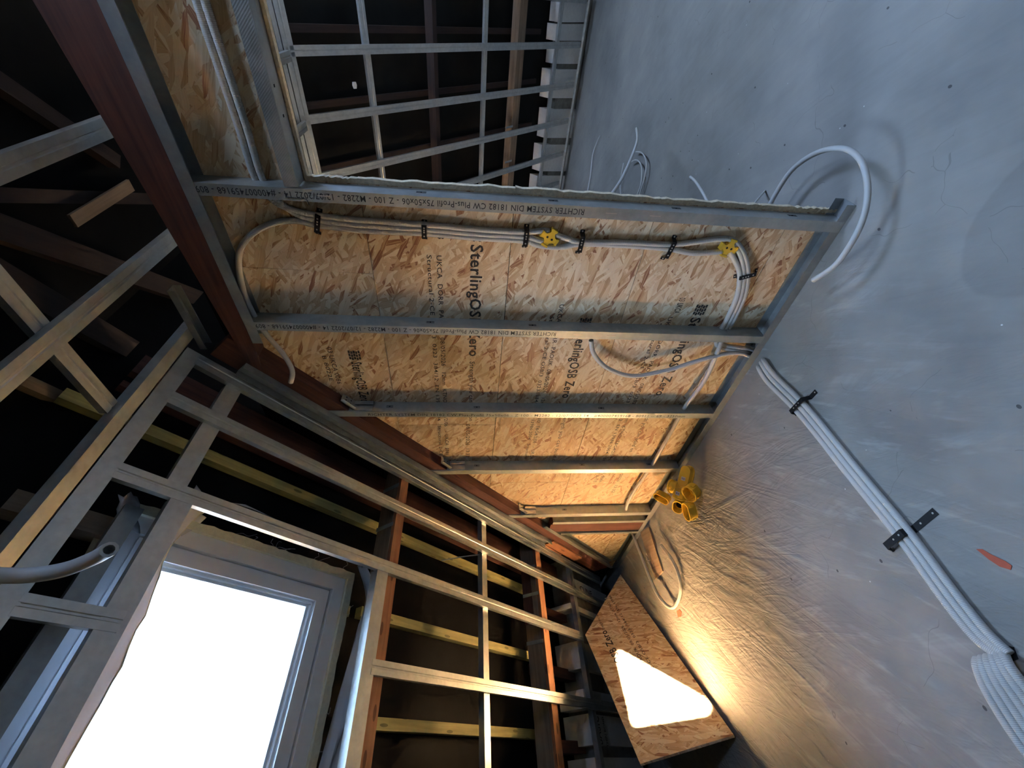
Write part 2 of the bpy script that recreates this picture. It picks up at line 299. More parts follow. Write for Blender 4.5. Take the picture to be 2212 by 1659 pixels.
# ------------------------------------------------------------------ builders
class MB:
    """collects shapes in world metres; build() links them as ONE mesh object"""
    def __init__(s): s.v = []; s.f = []; s.uv = []; s.sm = []
    def face(s, idx, uvs=None, smooth=False): s.f.append(tuple(idx)); s.uv.append(uvs); s.sm.append(smooth)
    def box8(s, c):
        """eight corners: bottom ring 0-3, top ring 4-7"""
        k = len(s.v); c = [Vector(p) for p in c]; s.v += c
        for q in ((0, 3, 2, 1), (4, 5, 6, 7), (0, 1, 5, 4), (1, 2, 6, 5), (2, 3, 7, 6), (3, 0, 4, 7)):
            p = [c[i] for i in q]
            e1, e2 = (p[1] - p[0]).length, (p[3] - p[0]).length
            uv = [(0, 0), (e1, 0), (e1, e2), (0, e2)]
            if e2 > e1: uv = [(0, 0), (0, e1), (e2, e1), (e2, 0)]
            o = (random.random() * 0 + k * 0.137, k * 0.211)
            s.face([k + i for i in q], [(a + o[0], b_ + o[1]) for a, b_ in uv])
        return s
    def beam(s, p0, p1, ex, ey, wx, wy, jit=0.0):
        """bar from p0 to p1, wx along ex and wy along ey, p0/p1 at the (0,0) corner"""
        p0, p1, ex, ey = Vector(p0), Vector(p1), Vector(ex), Vector(ey)
        return s.box8([p0, p0 + ex * wx, p0 + ex * wx + ey * wy, p0 + ey * wy, p1, p1 + ex * wx, p1 + ex * wx + ey * wy, p1 + ey * wy])
    def box(s, a, b_):
        (x0, y0, z0), (x1, y1, z1) = a, b_
        return s.box8([(x0, y0, z0), (x1, y0, z0), (x1, y1, z0), (x0, y1, z0), (x0, y0, z1), (x1, y0, z1), (x1, y1, z1), (x0, y1, z1)])
    def prism(s, poly, h):
        """polygon (list of Vector) thickened by vector h"""
        k = len(s.v); n = len(poly); h = Vector(h); poly = [Vector(p) for p in poly]
        s.v += poly + [p + h for p in poly]
        e1 = (poly[1] - poly[0]).normalized(); e2 = h.normalized().cross(e1)
        U = lambda p: ((p - poly[0]).dot(e1), (p - poly[0]).dot(e2))
        s.face([k + i for i in range(n)][::-1], [U(poly[i]) for i in range(n)][::-1])
        s.face([k + n + i for i in range(n)], [U(poly[i]) for i in range(n)])
        for i in range(n):
            j = (i + 1) % n; L = (poly[j] - poly[i]).length
            s.face([k + i, k + j, k + n + j, k + n + i], [(0, 0), (L, 0), (L, h.length), (0, h.length)])
        return s
    def extrude(s, sec, p0, p1, ex, ey):
        k = len(s.v); n = len(sec); p0, p1, ex, ey = Vector(p0), Vector(p1), Vector(ex), Vector(ey)
        s.v += [p0 + ex * a + ey * b_ for a, b_ in sec] + [p1 + ex * a + ey * b_ for a, b_ in sec]
        L = (p1 - p0).length; t = 0
        for i in range(n):
            j = (i + 1) % n; d = math.dist(sec[i], sec[j])
            s.face([k + i, k + j, k + n + j, k + n + i], [(0, t), (0, t + d), (L, t + d), (L, t)]); t += d
        s.face([k + i for i in range(n)][::-1]); s.face([k + n + i for i in range(n)])
        return s
    def tube(s, pts, r_, seg=10, sub=8, hollow=0.0, raw=False):
        P = [Vector(p) for p in pts]
        if not raw and len(P) > 2:
            Q = []
            for i in range(len(P) - 1):
                a, b_, c, d = P[max(i - 1, 0)], P[i], P[i + 1], P[min(i + 2, len(P) - 1)]
                for j in range(sub):
                    t = j / sub
                    Q.append(0.5 * ((2 * b_) + (c - a) * t + (2 * a - 5 * b_ + 4 * c - d) * t * t + (3 * b_ - a - 3 * c + d) * t ** 3))
            Q.append(P[-1]); P = Q
        k = len(s.v); n = len(P); L = 0
        t0 = (P[1] - P[0]).normalized(); nn = t0.orthogonal().normalized(); Ls = []
        for i in range(n):
            t = (P[min(i + 1, n - 1)] - P[max(i - 1, 0)]).normalized()
            nn = (nn - t * nn.dot(t)).normalized(); bb = t.cross(nn)
            if i: L += (P[i] - P[i - 1]).length
            Ls.append(L)
            for j in range(seg):
                a = 2 * math.pi * j / seg
                s.v.append(P[i] + (nn * math.cos(a) + bb * math.sin(a)) * r_)
        for i in range(n - 1):
            for j in range(seg):
                j2 = (j + 1) % seg
                s.face([k + i * seg + j, k + i * seg + j2, k + (i + 1) * seg + j2, k + (i + 1) * seg + j],
                       [(Ls[i], j / seg), (Ls[i], (j + 1) / seg), (Ls[i + 1], (j + 1) / seg), (Ls[i + 1], j / seg)], True)
        if hollow:
            # open far end: rim and a short bore
            t = (P[-1] - P[-2]).normalized(); ring = [k + (n - 1) * seg + j for j in range(seg)]
            prev = ring
            for f_, dz in ((hollow, 0.0), (hollow, -0.03)):
                kk = len(s.v)
                for j in range(seg): s.v.append(P[-1] + (s.v[ring[j]] - P[-1]) * f_ + t * dz)
                cur = [kk + j for j in range(seg)]
                for j in range(seg): s.face([prev[j], prev[(j + 1) % seg], cur[(j + 1) % seg], cur[j]])
                prev = cur
            s.face(prev); s.face([k + j for j in range(seg)][::-1])
        else:
            s.face([k + j for j in range(seg)][::-1]); s.face([k + (n - 1) * seg + j for j in range(seg)])
        return s
    def grid(s, rows, smooth=True):
        k = len(s.v); nr = len(rows); nc = len(rows[0])
        for r_ in rows: s.v += [Vector(p) for p in r_]
        for i in range(nr - 1):
            for j in range(nc - 1):
                s.face([k + i * nc + j, k + i * nc + j + 1, k + (i + 1) * nc + j + 1, k + (i + 1) * nc + j], None, smooth)
        return s
    def build(s, name, mat, parent=None, origin=None, solid=0.0):
        me = bpy.data.meshes.new(name)
        if parent is not None: o0 = root_loc(parent)
        elif origin is not None: o0 = Vector(origin)
        else:
            lo = Vector([min(p[i] for p in s.v) for i in range(3)]); hi = Vector([max(p[i] for p in s.v) for i in range(3)])
            o0 = Vector(((lo[0] + hi[0]) / 2, (lo[1] + hi[1]) / 2, lo[2]))
        me.from_pydata([tuple(p - o0) for p in s.v], [], s.f)
        ul = me.uv_layers.new(name='UVMap')
        li = 0
        for f_, uv in zip(s.f, s.uv):
            for i in range(len(f_)):
                if uv: ul.data[li].uv = uv[i]
                li += 1
        me.polygons.foreach_set('use_smooth', s.sm)
        bm = bmesh.new(); bm.from_mesh(me); bmesh.ops.recalc_face_normals(bm, faces=bm.faces); bm.to_mesh(me); bm.free()
        me.materials.append(M[mat]); me.update()
        o = bpy.data.objects.new(name, me); COL.objects.link(o)
        if parent is not None: o.parent = parent
        else: o.location = o0
        if solid:
            md = o.modifiers.new('thickness', 'SOLIDIFY'); md.thickness = solid; md.offset = 0
        return o
def root_loc(p):
    L = Vector((0, 0, 0))
    while p is not None: L += p.location; p = p.parent
    return L
def tag(o, label=None, cat=None, group=None, kind=None):
    if label: o['label'] = label
    if cat: o['category'] = cat
    if group: o['group'] = group
    if kind: o['kind'] = kind
    return o
def empty(name, loc):
    o = bpy.data.objects.new(name, None); COL.objects.link(o); o.location = loc; o.empty_display_size = 0.05
    return o
def c_sec(w_, f, l, t=0.0015):
    return [(l, f), (0, f), (0, 0), (w_, 0), (w_, f), (w_ - l, f), (w_ - l, f - t), (w_ - t, f - t), (w_ - t, t), (t, t), (t, f - t), (l, f - t)]
def u_sec(w_, f, t=0.0015):
    return [(0, f), (0, 0), (w_, 0), (w_, f), (w_ - t, f), (w_ - t, t), (t, t), (t, f)]
CD = [(.008, .027), (0, .027), (0, 0), (.024, 0), (.027, .003), (.033, .003), (.036, 0), (.06, 0), (.06, .027), (.052, .027),
      (.052, .0255), (.0585, .0255), (.0585, .0015), (.0366, .0015), (.0336, .0045), (.0264, .0045), (.0234, .0015), (.0015, .0015), (.0015, .0255), (.008, .0255)]
_tcache = {}
def text_raw(txt, bold=0.0):
    if txt in _tcache: return _tcache[txt]
    cu = bpy.data.curves.new('print', 'FONT'); cu.body = txt; cu.size = 1.0; cu.resolution_u = 2; cu.space_character = 1.08; cu.offset = 0.018 if txt.startswith('Sterling') else 0.006
    o = bpy.data.objects.new('print', cu); COL.objects.link(o)
    dg = bpy.context.evaluated_depsgraph_get(); dg.update()
    me = bpy.data.meshes.new_from_object(o.evaluated_get(dg))
    vv = [v.co.copy() for v in me.vertices]; ff = [tuple(p.vertices) for p in me.polygons]
    bpy.data.objects.remove(o); bpy.data.curves.remove(cu); bpy.data.meshes.remove(me)
    _tcache[txt] = (vv, ff); return vv, ff
def print_text(txt, org, rd, up, length, height, parent, mat='ink', off=0.0009, name='printed_text'):
    """flat lettering: starts at org, reads along rd, letters stand along up, cap height 'height'"""
    vv, ff = text_raw(txt)
    x1 = max(v.x for v in vv); org, rd, up = Vector(org), Vector(rd).normalized(), Vector(up).normalized()
    nn = rd.cross(up) * off; mb = MB()
    mb.v = [org + rd * (v.x / x1 * length) + up * (v.y / 0.70 * height) + nn for v in vv]
    for f_ in ff: mb.face(f_)
    o = mb.build(name, mat, parent); return o

# ------------------------------------------------------------------ the setting
st = lambda o: tag(o, kind='structure')
# floor
o = MB().box((-3.0, -3.2, FLOOR - 0.1), (2.2, 7.0, FLOOR)).build('floor', 'concrete'); st(o); o['label'] = 'bare pale floor below the frame'
# plastered wall on the right (object origin kept at the lens so that the plaster pattern is in metres)
wr = MB().box((WX, -2.8, FLOOR), (WX + 0.3, 4.46, 8.2)).build('wall_right', 'plaster', origin=(0, 0, 0)); st(wr)
wr['label'] = 'tall grey plastered wall with trowel marks'
MB().box((WX + 0.03, 4.46, FLOOR), (WX + 0.3, 6.6, 8.2)).build('bare_wall_end', 'mortar', wr)
o = MB().box((-2.6, -2.9, FLOOR), (2.2, -2.8, 8.2)).build('wall_back', 'back_plaster'); st(o)
o = MB().box((-3.2, 6.0, FLOOR), (2.2, 6.1, 8.2)).build('wall_front', 'felt'); st(o)
# left wall sheathing, pierced by two windows behind the camera, the lower one added for the sun
LX0, LX1 = -1.76, -1.70
W2 = dict(y0=-1.52, y1=-0.33, z0=0.86, z1=1.52)
W3 = dict(y0=-1.52, y1=-0.33, z0=2.25, z1=3.75)
lw = MB()
lw.box((LX0, -2.8, FLOOR), (LX1, W2['y0'], 4.6)); lw.box((LX0, W2['y1'], FLOOR), (LX1, 1.34, 4.6)); lw.box((LX0, 1.34, 1.58), (LX1, 6.05, 4.6))
lw.box((LX0, W2['y0'], FLOOR), (LX1, W2['y1'], W2['z0'])); lw.box((LX0, W2['y0'], W2['z1']), (LX1, W2['y1'], W3['z0'])); lw.box((LX0, W2['y0'], W3['z1']), (LX1, W2['y1'], 4.6))
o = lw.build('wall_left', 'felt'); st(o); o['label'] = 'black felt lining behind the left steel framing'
# window wall sheathing with its opening
FD = -2.12
S0, S1, ZW0, ZW1 = 0.315, 1.305, -0.045, 0.875
dl = MB()
def dbox(mb, s0, s1, z0, z1, d0, d1):
    return mb.box8([dwp(s0, z0, d0), dwp(s1, z0, d0), dwp(s1, z0, d1), dwp(s0, z0, d1), dwp(s0, z1, d0), dwp(s1, z1, d0), dwp(s1, z1, d1), dwp(s0, z1, d1)])
dbox(dl, -0.62, S0, FLOOR, 2.4, FD - 0.05, FD); dbox(dl, S1, 4.72, FLOOR, 2.4, FD - 0.05, FD)
dbox(dl, S0, S1, FLOOR, ZW0, FD - 0.05, FD); dbox(dl, S0, S1, ZW1, 2.4, FD - 0.05, FD)
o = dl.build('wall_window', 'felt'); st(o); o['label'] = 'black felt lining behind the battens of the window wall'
# upper roof slope lining
rl = MB(); FR = RS + 0.26
def sbox(mb, u0, u1, y0, y1, d0, d1):
    return mb.box8([slp(u0, y0, d0), slp(u1, y0, d0), slp(u1, y1, d0), slp(u0, y1, d0), slp(u0, y0, d1), slp(u1, y0, d1), slp(u1, y1, d1), slp(u0, y1, d1)])
sbox(rl, 0.9, 7.2, -2.85, 6.05, FR, FR + 0.06)
o = rl.build('ceiling_slope', 'dusty_felt'); st(o); o['label'] = 'dusty dark felt lining of the upper roof slope'

# ------------------------------------------------------------------ windows
def ring(mb, fn, a0, a1, b0, b1, wd, d0, d1):
    """rectangular frame ring; fn(a,b,d) gives points"""
    for (p, q_, r_, t) in ((a0, a1, b0, b0 + wd), (a0, a1, b1 - wd, b1), (a0, a0 + wd, b0 + wd, b1 - wd), (a1 - wd, a1, b0 + wd, b1 - wd)):
        mb.box8([fn(p, r_, d0), fn(q_, r_, d0), fn(q_, t, d0), fn(p, t, d0), fn(p, r_, d1), fn(q_, r_, d1), fn(q_, t, d1), fn(p, t, d1)])
    return mb
fn1 = lambda a, b_, d: dwp(a, b_, d)
w1 = empty('window_1', dwp((S0 + S1) / 2, ZW0, -2.08)); st(w1); w1['label'] = 'small white plastic window with blown-out sky'
fr1 = ring(MB(), fn1, S0, S1, ZW0, ZW1, 0.062, -2.17, -2.015).build('frame', 'upvc', w1)
ring(MB(), fn1, S0 + .062, S1 - .062, ZW0 + .062, ZW1 - .062, 0.008, -2.15, -2.045).build('rebate', 'upvc', fr1)
sa1 = ring(MB(), fn1, S0 + .070, S1 - .070, ZW0 + .070, ZW1 - .070, 0.058, -2.13, -2.03).build('sash', 'upvc', w1)
ring(MB(), fn1, S0 + .128, S1 - .128, ZW0 + .128, ZW1 - .128, 0.010, -2.11, -2.052).build('gasket', 'upvc', sa1)
ring(MB(), fn1, S0 + .138, S1 - .138, ZW0 + .138, ZW1 - .138, 0.012, -2.165, -2.07).build('glazing_bead', 'upvc', sa1)
dbox(MB(), S0 + .145, S1 - .145, ZW0 + .145, ZW1 - .145, -2.158, -2.152).build('pane', 'glass', w1)
portal('portal_window', dwp((S0 + S1) / 2, (ZW0 + ZW1) / 2, -2.19), DD, Z3, DN, S1 - S0 - .3, ZW1 - ZW0 - .3)
fn2 = lambda a, b_, d: Vector((d, a, b_))
w2 = empty('added_sun_window', (LX0, (W2['y0'] + W2['y1']) / 2, W2['z0'])); st(w2); w2['label'] = 'added side window behind the camera, made up to let the sun in'  # unseen opening added so that the sun can reach the leaning board
ring(MB(), fn2, W2['y0'], W2['y1'], W2['z0'], W2['z1'], 0.035, LX0 - .02, LX1 + .02).build('frame', 'upvc', w2)
portal('portal_side', (LX0, (W2['y0'] + W2['y1']) / 2, (W2['z0'] + W2['z1']) / 2), Y3, Z3, X3, W2['y1'] - W2['y0'], W2['z1'] - W2['z0'])
# added sheets out of view that cut the side window's sun into a triangle
SX = LX1 + .03
def sun_mask_sheet(pts, label):
    tag(MB().prism([Vector((SX, y, z)) for y, z in pts], (0.004, 0, 0)).build('membrane_sheet', 'film'), label, 'membrane')
sun_mask_sheet([(-1.56, 1.025), (-0.412, 1.412), (-0.30, 1.45), (-0.30, 1.57), (-1.56, 1.57)], 'added grey sheet masking the sun across the top of the side window')
sun_mask_sheet([(-1.56, 1.098), (-0.612, 0.953), (-0.412, 1.412), (-0.39, 1.46), (-0.28, 1.46), (-0.28, 0.80), (-1.56, 0.80)], 'added grey sheet masking the sun along the foot of the side window')
w3 = empty('window_3', (LX0, (W3['y0'] + W3['y1']) / 2, W3['z0'])); st(w3); w3['label'] = 'tall upper side window above and behind the camera'
ring(MB(), fn2, W3['y0'], W3['y1'], W3['z0'], W3['z1'], 0.05, LX0 - .02, LX1 + .02).build('frame', 'upvc', w3)
portal('portal_upper', (LX0, (W3['y0'] + W3['y1']) / 2, (W3['z0'] + W3['z1']) / 2), Y3, Z3, X3, W3['y1'] - W3['y0'], W3['z1'] - W3['z0'])

# ------------------------------------------------------------------ board ceiling
ce = empty('ceiling', (0, 1.5, HO)); st(ce); ce['label'] = 'strand board decking seen from below'
JX = [-1.02, -0.415, 0.168, 0.748, 1.334, WX - 0.002]
def hipy(x, d=-1.70): return (x * DN.x - d) / -DN.y
YE = 0.553
TB = 0.018
def board(poly):
    return MB().prism([Vector((x, y, HO)) for x, y in poly], (0, 0, TB)).build('board', 'osb', ce)
G_ = 0.0013
boards = []
for i in range(5):
    x0, x1 = JX[i] + G_, JX[i + 1] - G_
    # ragged sawn edge over the first stud
    n_ = 26 if i else 10
    xs = [x0 + (x1 - x0) * k / n_ for k in range(n_ + 1)]
    if i == 0: xs = [x for x in xs if x > -0.60] ; xs = [-0.60] + xs
    front = [(x, YE + random.uniform(-0.006, 0.004) + 0.003 * math.sin(x * 9)) for x in xs]
    ys = hipy(x0), hipy(x1)
    if i == 0:
        boards.append(board([(x0, 0.925)] + [(x1, 0.933), (x1, hipy(x1)), (x0, hipy(x0))]))
        boards.append(board([(x0, 0.57), (-0.604, 0.57)] + front[:] + [(x1, 0.931), (x0, 0.923)]))
    else:
        cut = 2.62 if i in (1, 3) else 3.0
        yc = min(cut, min(ys) - 0.15)
        boards.append(board(front + [(x1, yc), (x0, yc)]))
        boards.append(board([(x0, yc + .002), (x1, yc + .002), (x1, hipy(x1)), (x0, hipy(x0))]))
# raw pale sawn edges proud of the boards over the first stud
for i in range(5):
    xa = -0.60 if i == 0 else JX[i]; xb = JX[i + 1]
    n_ = 22; rows = [[], [], [], []]
    for k in range(n_ + 1):
        x = xa + (xb - xa) * k / n_
        y = YE - 0.007 + random.uniform(-0.004, 0.003) - 0.004 * max(0, math.sin(x * 3.1 + 1))
        rows[0].append((x, YE + 0.01, HO - 0.001)); rows[1].append((x, y, HO - 0.002 - random.random() * .002)); rows[2].append((x, y, HO + TB)); rows[3].append((x, YE + .01, HO + TB))
    MB().grid(rows, False).build('sawn_edge', 'board_edge', ce)
# strip of board that runs on behind the hatch trimmer
boards.append(board([(-1.0, -1.2), (-0.60, -1.2), (-0.60, 0.5685), (-1.0, 0.5685)]))
MB().prism([Vector((-0.600, -1.2, HO - .003)), Vector((-0.590, -1.2, HO - .003)), Vector((-0.590, 0.552, HO - .003)), Vector((-0.600, 0.552, HO - .003))], (0, 0, TB + .003)).build('sawn_edge', 'board_edge', ce)
# added black sheet over the platform, unseen, keeps upper light from leaking down
MB().prism([Vector((-1.16, 0.57, HO + .02)), Vector((WX, 0.57, HO + .02)), Vector((WX, 5.2, HO + .02)), Vector((-1.16, 5.2, HO + .02))], (0, 0, .01)).build('light_stop', 'felt', ce)
# prints on the boards: reading away from the camera, letters standing to the right
def bprint(txt, x, y0, y1, h, mat='ink'): return print_text(txt, (x, y0, HO), Y3, X3, y1 - y0, h, ce, mat)
def blogo(x, y, sz):
    mb = MB()
    for k in range(5):
        for j in range(3):
            mb.prism([Vector((x + sz * (k * .2), y + sz * (j * .34 + (.08 if k % 2 else 0)), HO - .0009)) + Vector(q_) * sz for q_ in ((0, 0, 0), (.16, 0, 0), (.16, .28, 0), (0, .28, 0))], (0, 0, .0004))
    return mb.build('printed_emblem', 'ink', ce)
SMALL_A = 'UKCA  DORR  PAOUK  08/05/2026   12mm  KTNO  T&G4/2/06   -  UKCA  0086'
SMALL_B = 'Structural 2-CE OSB/3  0323  384/12  EN 13986:2004   Structural 2-CE'
for (xb, ys, ye, lead) in ((0.002, 0.775, 1.385, 0), (1.105, 1.10, 1.66, 1), (0.545, 1.20, 1.69, 1), (-0.60, 1.44, 2.02, 1)):
    if xb > -0.5 or True:
        bprint('SterlingOSB Zero', xb, ys, ye if xb > -0.3 else 1.74, 0.052)
        blogo(xb - .004, ys - 0.075, 0.06)
bprint('Strength you can build on', 0.006, 1.42, 1.90, 0.026)
bprint('08/05/2026  13:33', -0.01, 1.93, 2.27, 0.024)
bprint(SMALL_A, -0.142, 0.83, 2.25, 0.022); bprint(SMALL_B, -0.182, 0.83, 2.25, 0.020); bprint('03', -0.135, 0.70, 0.76, 0.03)
bprint(SMALL_A, 0.425, 1.05, 2.40, 0.022); bprint(SMALL_B, 0.388, 1.12, 2.40, 0.020)
bprint(SMALL_A, 0.985, 1.10, 2.60, 0.022); bprint(SMALL_B, 0.945, 1.14, 2.60, 0.020); bprint('03 UKCA', 1.0, 0.99, 1.08, 0.03)
bprint('Strength you can build on', 0.585, 1.80, 2.35, 0.026); bprint('Strength you can build on', 1.11, 1.74, 2.22, 0.026)
bprint('08/05/2026  13:32', 1.12, 2.35, 2.75, 0.024)
bprint('03 UKCA 0086', -0.70, 1.345, 1.60, 0.024); bprint('B 8022E', -0.735, 1.40, 1.58, 0.020)
bprint('mm', -0.535, 0.60, 0.63, 0.03)

# ------------------------------------------------------------------ ceiling studs
def hslot(mb, x, y, z, sz=0.014):
    """H shaped punched tab on a web that faces -Y"""
    for (a0, a1, b0, b1) in ((-1.3, 1.3, -.42, -.22), (-1.3, 1.3, .22, .42), (-.18, .18, -.22, .22)):
        mb.box((x + a0 * sz, y - .0012, z + b0 * sz), (x + a1 * sz, y - .0002, z + b1 * sz))
def ceiling_stud(name, x0, x1, yw, label, fl=0.043, slots=(), dashes=(), mat='steel_knurl', notch=None):
    t = empty(name, ((x0 + x1) / 2, yw, HF))
    tag(t, label, 'steel stud', 'ceiling studs under the strand boards')
    MB().extrude(c_sec(0.075, fl, 0.008), (x0, yw, HO - .0005), (x1, yw, HO - .0005), -Z3, Y3).build('profile', mat, t)
    for x in slots:
        mb = MB(); hslot(mb, x, yw, HO - .037); mb.build('punched_slot', 'dark_hole', t)
    for x in dashes:
        MB().box((x - .022, yw + fl * .42, HF - .0016), (x + .022, yw + fl * .42 + .0035, HF - .0004)).build('flange_slot', 'hole', t)
    return t
RT = 'RICHTER SYSTEM DIN 18182 CW Plus-Profil 75x50x06 - Z 100 - M2282 - 12/07/2022 14 - #400007459168 - 80911'
def sx_at(px, py): return atz((px, py), HF).x
s1 = ceiling_stud('ceiling_stud', -0.985, WX - .004, 0.567, 'printed steel ceiling stud along the ragged sawn edge, nearest overhead', slots=[atz((p, q_), HO - .037).x for p, q_ in ((910, 415), (1195, 433), (1460, 452), (1710, 468))], dashes=[sx_at(p, q_) for p, q_ in ((1320, 463), (1415, 468), (700, 425))])
print_text(RT, (sx_at(1262, 462), 0.578, HF), -X3, Y3, sx_at(1262, 462) - sx_at(405, 405), 0.022, s1, 'ink_steel')
s2 = ceiling_stud('ceiling_stud', -0.972, WX - .03, 1.151, 'printed steel ceiling stud, second from the ragged edge, pierced by the grey conduits', slots=[atz((p, q_), HO - .037).x for p, q_ in ((930, 700), (1150, 705))], dashes=[sx_at(p, q_) for p, q_ in ((1248, 726), (1320, 727), (1390, 729))])
print_text(RT, (sx_at(1201, 724), 1.161, HF), -X3, Y3, sx_at(1201, 724) - sx_at(540, 705), 0.022, s2, 'ink_steel')
s3 = ceiling_stud('ceiling_stud', -0.765, WX - .03, 1.737, 'steel ceiling stud in the middle, its bottom flange glowing with upright print', slots=[atz((p, q_), HO - .037).x for p, q_ in ((842, 879), (1030, 881), (1298, 883))])
print_text(RT + ' -- 69 - 3250mm', (sx_at(795, 897), 1.771, HF), X3, -Y3, sx_at(1480, 899) - sx_at(795, 897), 0.020, s3, 'ink_steel')
s4 = ceiling_stud('ceiling_stud', -0.245, WX - .03, 2.318, 'unprinted steel ceiling stud, fourth from the ragged edge, with a clip at its left end', slots=[atz((p, q_), HO - .037).x for p, q_ in ((1030, 1003), (1257, 1004), (1402, 1003))])
s5 = ceiling_stud('ceiling_stud', 0.325, WX - .03, 2.936, 'short steel ceiling stud, fifth from the ragged edge, above the yellow boxes', slots=[atz((p, q_), HO - .037).x for p, q_ in ((1218, 1103),)])
s6 = ceiling_stud('ceiling_stud', 0.70, WX - .03, 3.07, 'dull shallow steel stud just behind the fifth ceiling stud', mat='steel_dark', fl=0.035)
s7 = ceiling_stud('ceiling_stud', 0.80, WX - .03, 3.27, 'shortest steel ceiling stud, closing the triangle of board in the corner', mat='steel', fl=0.03)
# clips that hang studs three, four and five from the hip beam
def clip(par, px, yw, dx=0.10, drop=0.055):
    P = atz(px, HO - .03); x = P.x
    mb = MB()
    # plate lying against the web of the stud
    mb.box((x, yw - .0045, HO - .068), (x + dx, yw - .0018, HO - .006))
    mb.box((x, yw - .014, HO - .012), (x + dx, yw - .0018, HO - .008))
    mb.box((x, yw - .016, HO - .032), (x + dx, yw - .012, HO - .012))
    # wing turned along the beam
    a = Vector((x, yw - .003, HO - .066)); d = -DD * 0.075 + X3 * 0.0
    d = -DD * 0.088 + DN * 0.004
    mb.prism([a, a + d, a + d + Z3 * .055, a + Z3 * .06], Vector((0.002, -0.0025, 0)))
    mb.prism([a, a + d, a + d + DN * .024, a + DN * .024], Vector((0, 0, .002)))
    c = mb.build('clip', 'steel_bright', par)
    for k, (f_, zz) in enumerate(((.35, .042), (.7, .046), (.35, .022), (.7, .026))):
        p = a + d * f_ + Z3 * zz + DN * .0042; MB().prism([p + DD * q_[0] + Z3 * q_[1] for q_ in ((-.0035, -.0035), (.0035, -.0035), (.0035, .0035), (-.0035, .0035))], DN * .0006).build('screw_hole', 'dark_hole', c)
clip(s3, (768, 880), 1.737); clip(s4, (972, 1002), 2.318); clip(s5, (1134, 1100), 2.936, 0.085)
# tracks
def track(name, sec, p0, p1, ex, ey, label, mat='steel'):
    o = MB().extrude(sec, p0, p1, ex, ey).build(name, mat); return tag(o, label, 'steel track')
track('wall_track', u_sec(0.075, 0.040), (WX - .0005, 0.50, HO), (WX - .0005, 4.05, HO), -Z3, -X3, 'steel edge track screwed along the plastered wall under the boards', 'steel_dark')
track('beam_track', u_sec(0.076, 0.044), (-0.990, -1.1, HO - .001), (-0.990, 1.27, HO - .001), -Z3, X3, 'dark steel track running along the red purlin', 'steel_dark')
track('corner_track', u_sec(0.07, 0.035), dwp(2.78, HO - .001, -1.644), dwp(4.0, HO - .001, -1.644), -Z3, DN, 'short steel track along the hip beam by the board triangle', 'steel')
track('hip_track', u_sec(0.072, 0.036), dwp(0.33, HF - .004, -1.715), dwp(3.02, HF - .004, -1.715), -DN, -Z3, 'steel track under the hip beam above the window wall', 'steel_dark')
tt = empty('hatch_trimmer', (-0.606, -0.3, HF)); tag(tt, 'knurled steel trimmer along the left side of the hatch opening', 'steel stud')
MB().extrude(c_sec(0.075, 0.046, 0.008), (-0.603, -1.1, HO - .0005), (-0.603, 0.562, HO - .0005), -Z3, -X3).build('profile', 'steel_knurl', tt)
for q_ in ((612, 250), (592, 185)):
    P = on(q_, X3, -0.603); MB().box((-.6028, P.y - .004, P.z - .004), (-.6018, P.y + .004, P.z + .004)).build('screw_hole', 'dark_hole', tt)
MB().tube([(-0.655, 0.598, HF - .001), (-0.60, 0.600, HF - .001), (-0.585, 0.603, HF - .001), (-0.580, 0.620, HF - .001)], 0.0012, 6).build('pen_mark', 'ink_steel', s1)
# timber of the platform
o = MB().prism([Vector((-0.992, -0.6, HF)), Vector((-0.992, 1.33, HF)), Vector((-1.012, hipy(-1.012, -1.745), HF)), Vector((-1.055, hipy(-1.055, -1.745), HF)), Vector((-1.205, -0.6, HF))], (0, 0, 0.17)).build('purlin_beam', 'red_wood')
tag(o, 'heavy red-brown timber beam running up the left side of the boards', 'timber beam')
mb = MB(); dbox(mb, 0.20, 3.95, HF + .006, HO - .001, -1.80, -1.645); o = mb.build('hip_beam', 'red_wood'); tag(o, 'reddish timber hip beam running diagonally under the edge of the boards', 'timber beam')
mb = MB(); dbox(mb, 3.03, 3.52, HF - .012, HF + .005, -1.788, -1.70); o = mb.build('packing_plank', 'orange_wood'); tag(o, 'orange timber packing plank nailed under the end of the hip beam', 'timber')
mb = MB(); dbox(mb, 0.75, 3.30, HF - .020, HF - .002, -1.815, -1.79); o = mb.build('packing_strip', 'orange_wood'); tag(o, 'thin brown timber strip above the top rail of the window wall', 'timber')
o = MB().box((0.69, 3.125, HF + .008), (WX - .005, 3.255, HO - .001)).build('ceiling_joist', 'red_wood'); tag(o, 'short red timber joist between the last two ceiling studs', 'timber joist')

# ------------------------------------------------------------------ window wall framing
DF = -1.80
def rail(name, s0, s1, zc, label, mat='steel', d=DF, group='steel rails of the window wall', wd=0.06):
    sec = [(a * wd / 0.06, b_) for a, b_ in CD]
    o = MB().extrude(sec, dwp(s0, zc + wd / 2, d), dwp(s1, zc + wd / 2, d), -Z3, -DN).build(name, mat)
    return tag(o, label, 'steel rail', group)
rail('furring_rail', 0.17, 4.05, 1.497, 'uppermost horizontal steel rail of the window wall, just under the hip track', wd=0.064)
r1 = rail('furring_rail', 0.17, 4.25, 1.262, 'second horizontal steel rail of the window wall, ending behind the leaning board')
r2 = rail('furring_rail', 0.17, 3.47, 0.905, 'horizontal steel rail that runs along the top of the window opening')
rail('furring_rail', 1.39, 4.25, 0.462, 'horizontal steel rail to the right of the window at mid height')
rail('furring_rail', 0.17, 0.42, 0.468, 'short steel rail left of the window between corner post and jamb stud')
